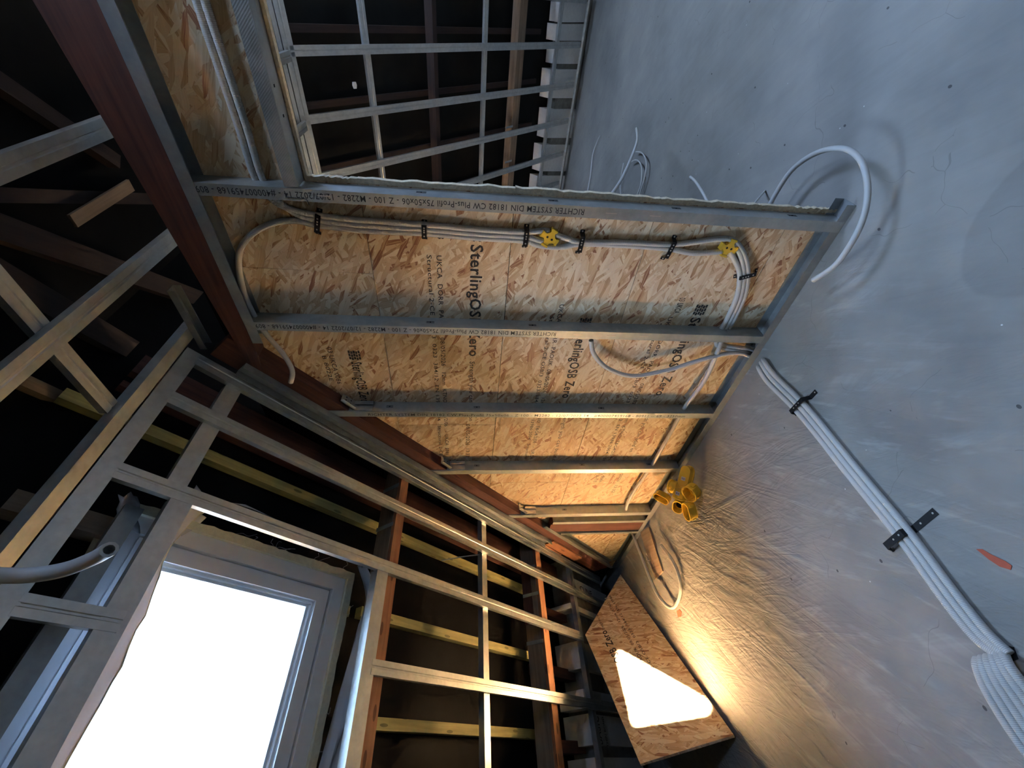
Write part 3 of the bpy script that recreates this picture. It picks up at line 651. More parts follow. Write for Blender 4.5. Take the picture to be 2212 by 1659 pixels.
def post(name, sc_, z0, z1, label, wd=0.06, d=DF - .027, mat='steel', sec=None):
    sec = sec or [(a * wd / 0.06, b_) for a, b_ in CD]
    o = MB().extrude(sec, dwp(sc_ - wd / 2, z0, d), dwp(sc_ - wd / 2, z1, d), DD, -DN).build(name, mat)
    return tag(o, label, 'steel stud', 'vertical steel studs of the window wall')
post('furring_stud', 2.235, FLOOR, 1.49, 'slim vertical steel stud between the two timber posts', 0.05, mat='steel_bright', sec=c_sec(0.05, 0.04, 0.006))
post('furring_stud', 3.50, FLOOR, 1.55, 'shiny vertical steel stud beside the leaning board', 0.05, mat='steel_bright', sec=c_sec(0.05, 0.04, 0.006))
post('furring_stud', 0.40, FLOOR, 0.875, 'steel jamb stud along the left side of the window', 0.075, d=DF - .002, sec=c_sec(0.075, 0.048, 0.008))
post('furring_stud', 0.36, 0.935, 1.465, 'upper steel stud left of the window, between the top rails', 0.07, d=DF - .02, sec=c_sec(0.07, 0.045, 0.008))
post('furring_stud', 0.30, FLOOR, 0.86, 'second steel stud tucked behind the left window jamb', 0.06, d=DF - .12, sec=c_sec(0.06, 0.045, 0.008), mat='steel_dark')
post('furring_stud', 1.372, FLOOR, 0.875, 'bright steel jamb stud along the right side of the window', 0.070, d=DF - .002, mat='steel', sec=c_sec(0.07, 0.05, 0.008))
post('corner_stud', 0.145, FLOOR, 1.53, 'steel corner post on the window side of the left corner', 0.062, d=DF - .001, sec=c_sec(0.062, 0.04, 0.008))
# timber posts behind
def tpost(sl, sr, label, mat='orange_wood'):
    t = empty('timber_post', dwp((sl + sr) / 2, FLOOR, -1.9)); tag(t, label, 'timber post', 'timber posts behind the window wall rails')
    mb = MB(); mb.beam(dwp(sl, FLOOR, -1.832), dwp(sl, 1.60, -1.832), DD, -DN, sr - sl, 0.024); mb.build('lit_front_slice', mat, t)  # warm light on the post's front painted as an orange slice
    mb = MB(); mb.beam(dwp(sl - .004, FLOOR, -1.857), dwp(sl - .004, 1.60, -1.857), DD, -DN, sr - sl + .002, 0.125); mb.build('stud_body', 'grey_wood', t)
    return t
t1 = tpost(1.428, 1.487, 'grey-brown timber post just right of the window, with warm light painted along its edge')
t2 = tpost(2.918, 2.992, 'timber post with warm light painted on its edge between the slim steel stud and the white blocks', 'orange_wood')
# straps on the posts
for par, s_, zs in ((t1, 1.42, (1.43, 1.17)), (t2, 2.91, (1.34, 1.13, 0.80))):
    for z in zs:
        MB().beam(dwp(s_ - .003, z - .014, -1.838), dwp(s_ - .003, z - .006, -1.985), Z3, DD, 0.024, 0.002).build('strap_hanger', 'steel_dark', par)
# repair piece on the second post
mb = MB(); dbox(mb, 2.908, 2.916, 0.93, 1.36, -1.985, -1.90); mb.build('splice_plate', 'red_wood', t2)
# battens
def batten(name, s0, s1, zc, label, mat='green_wood', h=0.05, d0=-2.085, d1=-2.035):
    mb = MB(); dbox(mb, s0, s1, zc - h / 2, zc + h / 2, d0, d1); o = mb.build(name, mat)
    return tag(o, label, 'timber batten', 'battens behind the window wall framing')
batten('batten', -0.1, 3.25, 1.235, 'long greenish batten behind the rails above the window')
batten('batten', 1.45, 3.25, 0.755, 'greenish batten between the timber posts at window height')
batten('batten', 1.45, 3.30, 0.300, 'lowest greenish batten between the timber posts, near the bottom edge')
batten('batten', 1.25, 1.38, 0.74, 'stub of batten showing beside the window on its right', 'pale_wood')
batten('batten', 0.02, 3.6, 1.515, 'dark red plate behind the top rail of the window wall', 'red_wood', 0.11)
batten('batten', 0.02, 3.25, 1.385, 'thin red-brown batten just below the plate behind the window wall', 'red_wood', 0.03)
batten('batten', 3.05, 4.3, 1.105, 'upper red batten running into the white blocks', 'red_wood', 0.06, d1=-2.0)
batten('batten', 3.05, 4.3, 0.68, 'middle red batten running into the white blocks', 'red_wood', 0.07, d1=-2.0)
batten('batten', 3.05, 4.3, 0.238, 'lower red batten running into the white blocks', 'red_wood', 0.07, d1=-2.0)
batten('batten', 0.0, 0.31, 0.80, 'weathered batten seen between the left studs beside the window', 'grey_wood', 0.07, d1=-2.0)
# a loose wire tie on the second steel stud
o = MB().tube([dwp(1.98, 1.16, -1.99), dwp(2.1, 1.20, -1.93), dwp(2.22, 1.23, -1.85)], 0.004, 6).build('wire_tie', 'steel_dark'); tag(o, 'short dark wire tie poking out beside the slim steel stud', 'wire')
# white blocks that end the wall, pocketed for the battens
BD = -1.875
for (p, q_, txt) in (((1240, 1250), (1345, 1322), 1), ((1231, 1302), (1300, 1342), 0), ((1247, 1384), (1300, 1455), 2), ((1259, 1488), (1345, 1541), 0), ((1271, 1541), (1350, 1612), 3), ((1284, 1636), (1400, 1690), 0)):
    a, c = dwx(p, BD), dwx(q_, BD); sa, sc_ = a.dot(DD), 4.28
    za, zb = a.z, c.z
    mb = MB(); dbox(mb, sa, sc_, zb, za, -2.10, BD); bo = mb.build('block', 'block', wr)
    if txt == 3:
        print_text('BASIC', dwp(sa + .15, zb + .00, BD), Z3, -DD, za - zb - .01, 0.075, bo, 'ink'); print_text('THIN BOND', dwp(sa + .235, zb - .01, BD), Z3, -DD, za - zb, 0.03, bo, 'ink')
    if txt == 1: print_text('CUNE', dwp(sa + .08, za - .09, BD), DD, Z3, 0.24, 0.05, bo, 'ink')
    if txt == 2: print_text('ME', dwp(sa + .05, za - .02, BD), -Z3, DD, 0.09, 0.05, bo, 'ink')
mb = MB(); dbox(mb, 3.60, 4.28, FLOOR, 1.62, -2.11, -1.92); mb.build('mortar_bed', 'mortar', wr)

# ------------------------------------------------------------------ foam, membranes around the window
wf = empty('foam_strip', dwp(S1, ZW0, -1.98)); tag(wf, 'cream foam strip with frayed edges around the window frame', 'foam strip')
def ragged(pts_in, pts_out, d0, d1):
    mb = MB(); rows = [[], [], [], []]
    for a, c in zip(pts_in, pts_out):
        j = random.uniform(-.003, .003)
        rows[0].append(dwp(a[0], a[1], d0)); rows[1].append(dwp(a[0], a[1], d1)); rows[2].append(dwp(c[0] + j, c[1] + j, d1 + random.uniform(-.002, .002))); rows[3].append(dwp(c[0] + j, c[1] + j, d0))
    return mb.grid(rows, False)
n_ = 40
ragged([(S0 + (S1 - S0) * k / n_, ZW1) for k in range(n_ + 1)], [(S0 + (S1 + .035 - S0) * k / n_, ZW1 + .036) for k in range(n_ + 1)], -2.11, -1.995).build('top_strip', 'foam', wf)
ragged([(S1, ZW0 - .3 + (ZW1 - ZW0 + .3) * k / n_) for k in range(n_ + 1)], [(S1 + .036, ZW0 - .3 + (ZW1 + .036 - ZW0 + .3) * k / n_) for k in range(n_ + 1)], -2.11, -1.995).build('side_strip', 'foam', wf)
for k in range(14):
    s_ = random.uniform(.55, 1.30); z = ZW1 + .036
    if k > 8: s_ = S1 + .036; z = random.uniform(.1, .85)
    a = dwp(s_, z, -2.0); pts = [a]
    for j in range(3): pts.append(pts[-1] + DD * random.uniform(-.02, .03) + Z3 * random.uniform(-.008, .022) + DN * random.uniform(0, .012))
    MB().tube(pts, 0.0007, 5, 5).build('loose_fibre', 'film', wf)
# left membrane
right_px = [(452, 1098), (430, 1114), (392, 1152), (366, 1182), (350, 1215), (343, 1245), (326, 1290), (313, 1330), (292, 1362), (278, 1395), (262, 1440), (240, 1475), (216, 1520), (184, 1575), (147, 1640), (110, 1710)]
rows = []
lm = empty('membrane_sheet', dwp(.4, FLOOR + 1.2, -1.85)); tag(lm, 'grey membrane sheet pulled back along the left side of the window', 'membrane')
edge = []
for i, p in enumerate(right_px):
    R_ = dwx(p, -2.005); z = R_.z
    L_ = dwp(0.43, z, -1.86) ; row = []
    for k in range(9):
        f_ = k / 8; P = L_.lerp(R_, f_) + DN * (0.012 * math.sin(i * 1.3 + f_ * 6) * f_ * (1 - f_) * 3)
        row.append(P)
    rows.append(row); edge.append(R_)
MB().grid(rows).build('sheet', 'film', lm, solid=0.0012)
MB().grid([[p + DN * .003 - DD * .013, p + DN * .006, p + DD * .003] for p in edge]).build('taped_edge', 'film_edge', lm, solid=0.002)
MB().grid([[dwx(q_, -2.0) for q_ in r_] for r_ in (((372, 1140), (395, 1118), (420, 1100)), ((385, 1152), (408, 1132), (436, 1112)), ((392, 1158), (418, 1144), (446, 1118)))]).build('torn_flap', 'film', lm, solid=0.002)
# right membrane
lp = [(772, 1222), (780, 1258), (788, 1300), (772, 1350), (756, 1420), (736, 1500), (716, 1580), (692, 1659), (680, 1700)]
rp = [(786, 1226), (806, 1262), (812, 1300), (800, 1350), (786, 1420), (772, 1500), (757, 1580), (735, 1659), (728, 1700)]
rows = []
for i, (a, c) in enumerate(zip(lp, rp)):
    A, C_ = dwx(a, -1.97), dwx(c, -1.87)
    rows.append([A.lerp(C_, k / 7) + DN * .02 * math.sin(k * 1.1 + i * .8) for k in range(8)])
rm = MB().grid(rows).build('membrane_sheet', 'film', solid=0.0012); tag(rm, 'loose blue-grey membrane hanging between window and right jamb stud', 'membrane')
o = MB().grid([[dwx(q_, -2.02) for q_ in r_] for r_ in (((492, 1085), (530, 1090), (560, 1104)), ((515, 1090), (545, 1100), (596, 1122)))]).build('membrane_scrap', 'film', solid=0.002); tag(o, 'small bright scrap of membrane stuck above the window rail', 'membrane')
# crumpled scrim and timber bits between the left studs
rows = [[dwx((255 + 9 * k + 4 * math.sin(i * 2 + k), 1068 + i * 16 + 6 * math.sin(k * 1.7)), -1.95 - .012 * math.sin(k * 2.1 + i)) for k in range(6)] for i in range(6)]
o = MB().grid(rows).build('scrim_scrap', 'film', solid=0.002); tag(o, 'crumpled pale scrim wedged between the studs left of the window', 'scrap')
rows = [[dwx((225 + 10 * k - 14 * i, 1120 + i * 26 + 2 * k), -2.04) for k in range(5)] for i in range(5)]
o = MB().grid(rows).build('scrim_scrap', 'pale_wood', solid=0.004); tag(o, 'pale torn strip hanging below the crumpled scrim left of the window', 'scrap')

# ------------------------------------------------------------------ left wall framing
def lstud(yc, z0, z1, label, wd=0.06, sec=None, x=XL, mat='steel', name='furring_stud'):
    sec = sec or [(a * wd / .06, b_) for a, b_ in CD]
    o = MB().extrude(sec, (x, yc - wd / 2, z0), (x, yc - wd / 2, z1), Y3, -X3).build(name, mat)
    return tag(o, label, 'steel stud', 'steel studs of the left wall')
lstud(0.895, FLOOR, 3.75, 'tall steel stud in the left wall between purlin and corner post', 0.062)
lstud(0.470, FLOOR, 3.75, 'dim steel stud in the left wall close to the top left of the frame', 0.062)
lstud(1.255, FLOOR, 1.66, 'steel corner post on the left wall side, golden along one edge', 0.055, name='corner_stud', sec=c_sec(0.055, 0.04, 0.008))
o = MB().extrude(CD, (XL - .028, 0.30, 1.135), (XL - .028, 1.225, 1.135), -Z3, -X3).build('furring_rail', 'steel'); tag(o, 'horizontal steel rail of the left wall below the red purlin', 'steel rail')
o = MB().extrude(u_sec(.05, .03), (XL + .02, 1.02, 1.62), (XL + .02, 1.33, 1.62), -Z3, X3).build('edge_track', 'steel_dark'); tag(o, 'short dark track piece beside the lower end of the red purlin', 'steel track')
# upper part of the left wall, seen through the hatch, with the knee rail
for yy in (1.33, 1.78, 2.25):
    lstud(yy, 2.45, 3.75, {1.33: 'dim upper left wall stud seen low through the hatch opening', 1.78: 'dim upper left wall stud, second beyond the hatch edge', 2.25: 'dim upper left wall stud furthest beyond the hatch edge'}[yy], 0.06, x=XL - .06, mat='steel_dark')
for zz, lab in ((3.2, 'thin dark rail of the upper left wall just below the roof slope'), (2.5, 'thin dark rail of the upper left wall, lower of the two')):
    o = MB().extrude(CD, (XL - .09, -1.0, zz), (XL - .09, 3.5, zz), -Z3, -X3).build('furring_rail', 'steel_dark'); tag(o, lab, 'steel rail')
# timbers in the dark behind the left wall
def lbeam(p, q_, x, h, label, mat='old_wood', t=0.05):
    a, c = atx(p, x), atx(q_, x); dv = (c - a).normalized(); up = X3.cross(dv).normalized()
    o = MB().beam(a - up * h / 2, c - up * h / 2, up, -X3, h, t).build('rafter', mat); return tag(o, label, 'timber rafter', 'rafters in the dark behind the left wall')
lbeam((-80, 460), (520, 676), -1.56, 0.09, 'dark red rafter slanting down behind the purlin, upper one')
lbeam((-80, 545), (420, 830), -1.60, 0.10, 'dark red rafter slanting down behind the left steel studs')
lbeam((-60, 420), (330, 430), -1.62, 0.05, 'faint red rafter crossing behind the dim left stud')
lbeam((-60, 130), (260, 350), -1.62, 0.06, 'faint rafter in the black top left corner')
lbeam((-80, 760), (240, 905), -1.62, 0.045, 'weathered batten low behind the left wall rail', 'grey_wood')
lbeam((160, 478), (285, 400), -1.58, 0.05, 'grey timber piece catching light behind the purlin', 'grey_wood', 0.012)

# ------------------------------------------------------------------ upper roof slope framing
def srail_u(y, u0, u1, label, wd=0.062, d=RS):
    sec = [(a * wd / .06, b_) for a, b_ in CD]
    o = MB().extrude(sec, slp(u0, y - wd / 2, d), slp(u1, y - wd / 2, d), Y3, MN).build('slope_rail', 'steel'); return tag(o, label, 'steel rail', 'steel rails up the roof slope')
def srail_y(u_, y0, y1, label, wd=0.062, d=RS, group='steel rails along the roof slope'):
    sec = [(a * wd / .06, b_) for a, b_ in CD]
    o = MB().extrude(sec, slp(u_ - wd / 2, y0, d), slp(u_ - wd / 2, y1, d), MU, MN).build('slope_rail', 'steel'); return tag(o, label, 'steel rail', group)
ulab = ['blue-lit steel rail across the very top edge of the photo', 'blue-lit steel rail up the roof slope, uppermost of the full cross rails', 'blue-lit steel rail up the roof slope, second cross rail from the top', 'blue-lit steel rail up the roof slope, third cross rail from the top', 'steel rail up the roof slope, fourth cross rail, half hidden by the sawn edge', 'steel rail up the roof slope, lowest cross rail by the white blocks', 'steel rail up the roof slope hidden mostly behind the sawn edge']
Y0 = slx((797, 107), RS).y; DY = slx((812, 240), RS).y - Y0
for k in range(-1, 6): srail_u(Y0 + DY * k, 1.93, 5.92, ulab[k + 1])
for q_, lab, dd in (((646, 200), 'double blue-lit steel rail at the foot of the roof slope', 0.0), ((805, 200), 'blue-lit long steel rail, next one up from the foot of the slope', .027), ((1046, 200), 'long steel rail in the middle of the roof slope, half in haze', .027), ((1192, 200), 'thin dark steel rail crossing the white blocks on the roof slope', .027)):
    P = slx(q_, RS + dd); srail_y(P.dot(MU), -1.0, 3.4, lab, 0.075 if dd == 0 else 0.055, RS + dd)
P = slx((646, 200), RS).dot(MU); o = MB().extrude(u_sec(.03, .03), slp(P - .075, -1.0, RS), slp(P - .075, 3.4, RS), MU, MN).build('knee_track', 'steel'); tag(o, 'narrow steel track beside the double rail at the foot of the slope', 'steel track')
# rafters and battens of the slope
for q_, lab, wd in (((938, 200), 'dark brown rafter board on the roof slope between the long steel rails', .05), ((1112, 200), 'wide dusty rafter board on the roof slope near the white blocks', .13)):
    P = slx(q_, RS + .12).dot(MU); o = MB().beam(slp(P - wd / 2, -2.7, RS + .08), slp(P - wd / 2, 5.5, RS + .08), MU, MN, wd, .10).build('purlin', 'old_wood' if wd < .1 else 'grey_wood'); tag(o, lab, 'timber purlin')
for k, y in enumerate((0.32, 0.80, 1.28, 1.76)):
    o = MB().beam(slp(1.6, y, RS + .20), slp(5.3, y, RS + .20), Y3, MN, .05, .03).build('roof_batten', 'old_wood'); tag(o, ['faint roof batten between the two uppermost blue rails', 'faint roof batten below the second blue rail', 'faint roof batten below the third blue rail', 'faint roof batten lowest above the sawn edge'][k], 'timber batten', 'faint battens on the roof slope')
for k, q_ in enumerate(((1100, 272), (1098, 347))):
    P = slx(q_, RS + .07); o = MB().beam(P - MU * .07, P + MU * .07, Y3, -MN, .022, .004).build('strap_hanger', 'steel'); tag(o, ['pale metal strap on the wide rafter board, upper', 'pale metal strap on the wide rafter board, lower'][k], 'metal strap')
# white blocks along the top of the wall
for (xa, ya, xb, yb) in ((1211, 5, 1264, 48), (1203, 52, 1259, 88), (1201, 104, 1252, 138), (1190, 150, 1241, 212), (1183, 236, 1238, 298), (1171, 313, 1226, 370), (1161, 380, 1220, 424)):
    sl = -0.10 * (yb - ya)
    q4 = [slx(p, RS + .09) for p in ((xa, ya), (xb + 6, ya), (xb + 6 + sl, yb), (xa + sl, yb))]
    MB().prism(q4, MN * 0.14).build('block', 'block', wr)
q4 = [slx(p, RS + .12) for p in ((1222, -20), (1300, -20), (1232, 440), (1176, 440))]
MB().prism(q4, MN * 0.12).build('mortar_bed', 'mortar', wr)
o = MB().extrude(u_sec(.03, .03), slp(5.95, -1.0, RS - .02), slp(5.95, 3.6, RS - .02), MU, MN).build('edge_bead', 'mortar', wr)
# small white peg hanging in the void
P = on((765, 184), MN, RS + .0); o = MB().prism([P + MU * a * .022 + Y3 * b_ * .022 for a, b_ in ((-.6, -1), (.6, -1), (.8, 0), (.5, 1), (-.5, 1), (-.8, 0))], -MN * .012).build('peg', 'white_label'); tag(o, 'small white peg hanging in the dark of the roof slope', 'peg')

# ------------------------------------------------------------------ conduits and cables
CR = 0.0120
def conduit(name, pts, label, r_=CR, cat='conduit', group=None, mat=None, hollow=0.0, sub=8):
    o = MB().tube(pts, r_, 10, sub, hollow).build(name, mat or ('pipe' if name == 'cable' else 'conduit')); return tag(o, label, cat, group)
def zc(px, z=HO - .014): return atz(px, z)
GC = 'grey conduits under the boards'
conduit('conduit', [zc(p) for p in ((410, -60), (424, 0), (470, 140), (517, 280), (548, 378), (572, 415), (612, 446), (690, 466), (800, 477), (915, 485), (1030, 495), (1130, 501), (1172, 498), (1186, 500))], 'ribbed conduit along the left of the board strip, then nearest the first stud', group=GC)
conduit('conduit', [zc(p) for p in ((428, -60), (442, 0), (488, 140), (534, 280), (563, 376), (592, 425), (640, 462), (690, 476), (800, 488), (915, 495), (1030, 505), (1130, 511), (1165, 519), (1182, 522))], 'ribbed conduit along the right of the board strip, then in the middle of the three', group=GC)
conduit('conduit', [zc((628, 826), HF - .03), zc((631, 800), HF - .02), zc((612, 765), HF + .02), zc((575, 722), HO - .03), zc((548, 680), HO - .03)] + [zc(p) for p in ((528, 635), (517, 585), (519, 540), (545, 505), (590, 482), (640, 477), (690, 487), (800, 499), (915, 504), (1030, 514), (1130, 520), (1165, 530), (1210, 534), (1255, 527), (1350, 530), (1440, 537), (1500, 547), (1560, 543))], 'grey conduit that loops round the left end and dangles past the hip beam', group=GC)
conduit('conduit', [zc(p) for p in ((1194, 505), (1225, 515), (1258, 523), (1350, 524), (1445, 528), (1500, 523), (1550, 516), (1585, 520), (1606, 548), (1615, 590), (1608, 640), (1585, 690), (1563, 728))] + [zc((1550, 760), HO - .04), zc((1520, 825), HO - .04), zc((1478, 882), HO - .037), zc((1440, 950), HO - .035), zc((1410, 1002), HO - .037), zc((1370, 1060), HO - .037), zc((1352, 1100), HO - .045)] + [atx(p, 1.46) for p in ((1358, 1130), (1385, 1200), (1412, 1268), (1432, 1300))] + [atx(p, 1.49) for p in ((1452, 1313), (1466, 1295), (1470, 1260), (1455, 1215), (1428, 1178))], 'long conduit bending off the boards, through the studs and looping down the wall', group=GC)
conduit('conduit', [zc(p) for p in ((1578, 528), (1597, 545), (1606, 590), (1600, 640), (1578, 690), (1556, 728), (1562, 745))] + [zc(p, HO - .03) for p in ((1590, 750), (1620, 754), (1644, 768))] + [atx(p, WX - CR * 1.1) for p in ((1652, 782), (1675, 812), (1745, 882), (1850, 1010), (1960, 1142), (2060, 1275), (2130, 1362), (2182, 1412))], 'right-hand conduit of the three running straight down the plaster', group='conduits down the plastered wall')
conduit('conduit', [zc(p) for p in ((1574, 540), (1586, 560), (1598, 592), (1592, 640), (1570, 690), (1549, 728), (1552, 748))] + [zc(p, HO - .035) for p in ((1585, 756), (1615, 762), (1640, 776))] + [atx(p, WX - CR * 1.1) for p in ((1647, 788), (1668, 819), (1736, 888), (1840, 1017), (1949, 1150), (2047, 1283), (2118, 1370), (2174, 1416))], 'middle conduit of the three running straight down the plaster', group='conduits down the plastered wall')
conduit('conduit', [zc((1277, 735), HO - .04), zc((1283, 765), HO - .045), zc((1312, 795), HO - .05), zc((1365, 812), HO - .055), zc((1440, 800), HO - .055), zc((1520, 776), HO - .05), zc((1585, 762), HO - .045), zc((1622, 770), HO - .045), zc((1638, 786), HO - .05)] + [atx(p, WX - CR * 1.1) for p in ((1640, 797), (1660, 827), (1727, 895), (1831, 1024), (1939, 1158), (2034, 1290), (2106, 1378), (2165, 1421))], 'left-hand conduit down the plaster, coming from a slack loop under the boards', group='conduits down the plastered wall')
for k in range(6):
    off_ = k * 12.5
    a = [(2112 + off_ * .9, 1416 + (5 - k) * 3 - 6), (2111 + off_ * 1.05, 1440 - k * 2), (2126 + off_ * 1.1, 1482 - k * 5), (2166 + off_ * 1.08, 1552 - k * 9), (2214 + off_, 1622 - k * 10), (2270 + off_, 1700 - k * 10)]
    zz = [0.0, .030, .034, .02, .013, .013]
    pl = [atx(p, WX - CR - z_ * .6) for p, z_ in zip(a, zz)]
    conduit('conduit', pl + [Vector((WX - CR, pl[-1].y + .03, -0.6)), Vector((WX - CR, pl[-1].y + .04, FLOOR + .02))], ['outermost of the six conduits leaving the hole in the lower right', 'second of the six conduits from the left below the hole', 'third of the six conduits from the left below the hole', 'fourth of the six conduits from the left below the hole', 'fifth of the six conduits from the left below the hole', 'rightmost of the six conduits below the hole'][k], group='bundle of conduits below the wall hole')
GU = 'cable ends sticking up above the platform'
conduit('cable', [atx(p, 1.40) for p in ((1650, 470), (1675, 420), (1712, 366), (1765, 330), (1820, 321), (1858, 345), (1874, 400), (1868, 460), (1845, 515), (1805, 572), (1756, 606))], 'thick grey cable looping over the sawn edge and down past the corner', 0.0105, 'cable', GU)
def up(px, x, y_=None): return atx(px, x)
conduit('cable', [on(p, Y3, .66) for p in ((1305, 440), (1338, 395), (1360, 350), (1376, 305), (1375, 277))], 'stout pale cable end standing up behind the sawn edge', 0.0085, 'cable', GU, hollow=.5)
conduit('cable', [atx(p, 1.49) for p in ((1265, 432), (1275, 380), (1281, 330), (1296, 293))], 'thin cable end against the wall near the white blocks', 0.006, 'cable', GU)
conduit('cable', [atx(p, 1.47) for p in ((1378, 430), (1392, 385), (1396, 350), (1386, 330), (1372, 328))], 'larger thin cable hoop behind the stout pale cable', 0.006, 'cable', GU)
conduit('cable', [atx(p, 1.47) for p in ((1372, 430), (1384, 400), (1386, 362), (1376, 346), (1362, 350))], 'smaller thin cable hoop behind the stout pale cable', 0.006, 'cable', GU)
conduit('cable', [atx(p, 1.48) for p in ((1342, 432), (1340, 395), (1347, 352))], 'short thin cable tail left of the cable hoops', 0.005, 'cable', GU)
conduit('cable', [on(p, Y3, .64) for p in ((1534, 448), (1520, 420), (1503, 393), (1491, 382))], 'short curved cable end in the middle above the sawn edge', 0.0065, 'cable', GU, hollow=.5)
conduit('cable', [on(p, Y3, .64) for p in ((1620, 450), (1650, 415), (1680, 380), (1694, 364))], 'thin straight cable end beside the big loop', 0.0045, 'cable', GU)
conduit('cable', [ray(p).normalized() * d for p, d in (((-120, 1238), 1.12), ((0, 1243), 1.13), ((70, 1242), 1.12), ((140, 1230), 1.09), ((200, 1207), 1.05), ((226, 1193), 1.02), ((236, 1187), 0.995))], 'cut grey conduit end poking in from the left edge before the window', 0.0125, 'conduit', None, hollow=.62, mat='pipe')
# wall hole the conduits run into
o = MB().prism([atx(p, WX - .001) for p in ((2128, 1402), (2150, 1388), (2190, 1398), (2200, 1424), (2178, 1432), (2140, 1424))], (0.002, 0, 0)).build('wall_hole', 'dark_hole', wr)
# perforated straps
def strap(a, c, base, lift, label, fnp, wd=0.020, span=(.14, .42)):
    """base: points on the surface; rises over the conduits in the middle"""
    A, C_ = fnp(a), fnp(c); nrm = base; dv = (C_ - A); L = dv.length; dv.normalize(); sd_ = nrm.cross(dv).normalized()
    prof = ((0, .002), (.10, .002), (.17, lift), (.83, lift), (.90, .002), (1, .002)) if base.z != 0 else ((0, .002), (span[0] - .06, .002), (span[0], lift), (span[1], lift), (span[1] + .08, .002), (1, .002))
    t = empty('fixing_band', (A + C_) / 2 + nrm * .001); tag(t, label, 'fixing band', 'black perforated fixing bands')
    rows = [[A + dv * L * f_ + nrm * h + sd_ * s_ * wd / 2 for s_ in (-1, 1)] for f_, h in prof]
    MB().grid(rows, False).build('band', 'black', t, solid=0.0015)
    for f_, h in ((.05, .002), (.5, lift if base.z != 0 else (lift if .5 < span[1] else .003)), (.95, .002), (.28, lift), (.4, lift), (.7, lift if base.z != 0 else .002)):
        P = A + dv * L * f_ + nrm * (h + .0013); rr = .0035
        MB().prism([P + dv * rr * math.cos(k * math.pi / 3) + sd_ * rr * math.sin(k * math.pi / 3) for k in range(6)], nrm * .0006).build('screw' if f_ in (.05, .95) else 'perforation', 'hole', t)
fz = lambda p: atz(p, HO); fx = lambda p: atx(p, WX)
for a, c, lab in (((691, 450), (688, 505), 'black band over the conduits nearest the left loop'), ((917, 474), (918, 516), 'black band over the three conduits left of centre'), ((1138, 484), (1132, 534), 'black band just left of the first yellow splitter'), ((1259, 496), (1247, 547), 'black band just right of the first yellow splitter'), ((1458, 508), (1430, 560), 'slanting black band between the two yellow splitters'), ((1584, 597), (1636, 583), 'black band round the bend of the conduits by the wall')):
    strap(a, c, -Z3, .0285, lab, fz)
strap((1717, 895), (1764, 845), -X3, .034, 'short black band on the plaster, upper of the two', fx, span=(.10, .66))
strap((1924, 1186), (2022, 1104), -X3, .034, 'long black band on the plaster, lower of the two', fx, 0.024, (.08, .46))

# ------------------------------------------------------------------ yellow plastic boxes
def splitter(px, label, rot):
    P = atz(px, HO - .012); t = empty('splitter_clip', P); tag(t, label, 'plastic fitting', 'yellow splitters on the conduits')
    mb = MB(); R0 = .037; pts = []
    for k in range(24):
        a = 2 * math.pi * k / 24 + rot; rr = R0 * (1.0 if k % 6 in (0, 1, 5) else .62)
        pts.append(P + Vector((math.cos(a) * rr, math.sin(a) * rr, -.017)))
    mb.prism(pts, (0, 0, .016)); mb.build('body', 'yellow', t)
    for k in range(4):
        a = rot + k * math.pi / 2; c = P + Vector((math.cos(a) * .031, math.sin(a) * .031, -.019)); tdir = Vector((-math.sin(a), math.cos(a), 0))
        MB().beam(c - tdir * .014, c + tdir * .014, Vector((math.cos(a), math.sin(a), 0)), Z3, .009, .02).build('jaw', 'yellow', t)
    for k in range(2):
        c = P + Vector((math.cos(rot + k * 3.14) * .011, math.sin(rot + k * 3.14) * .011, -.0175))
        MB().prism([c + Vector((math.cos(j * 1.047) * .005, math.sin(j * 1.047) * .005, 0)) for j in range(6)], (0, 0, -.0008)).build('dimple', 'dark_hole', t)
splitter((1186, 511), 'yellow plastic splitter in the middle of the conduit run', .5); splitter((1571, 533), 'yellow plastic splitter at the bend near the wall', .2)
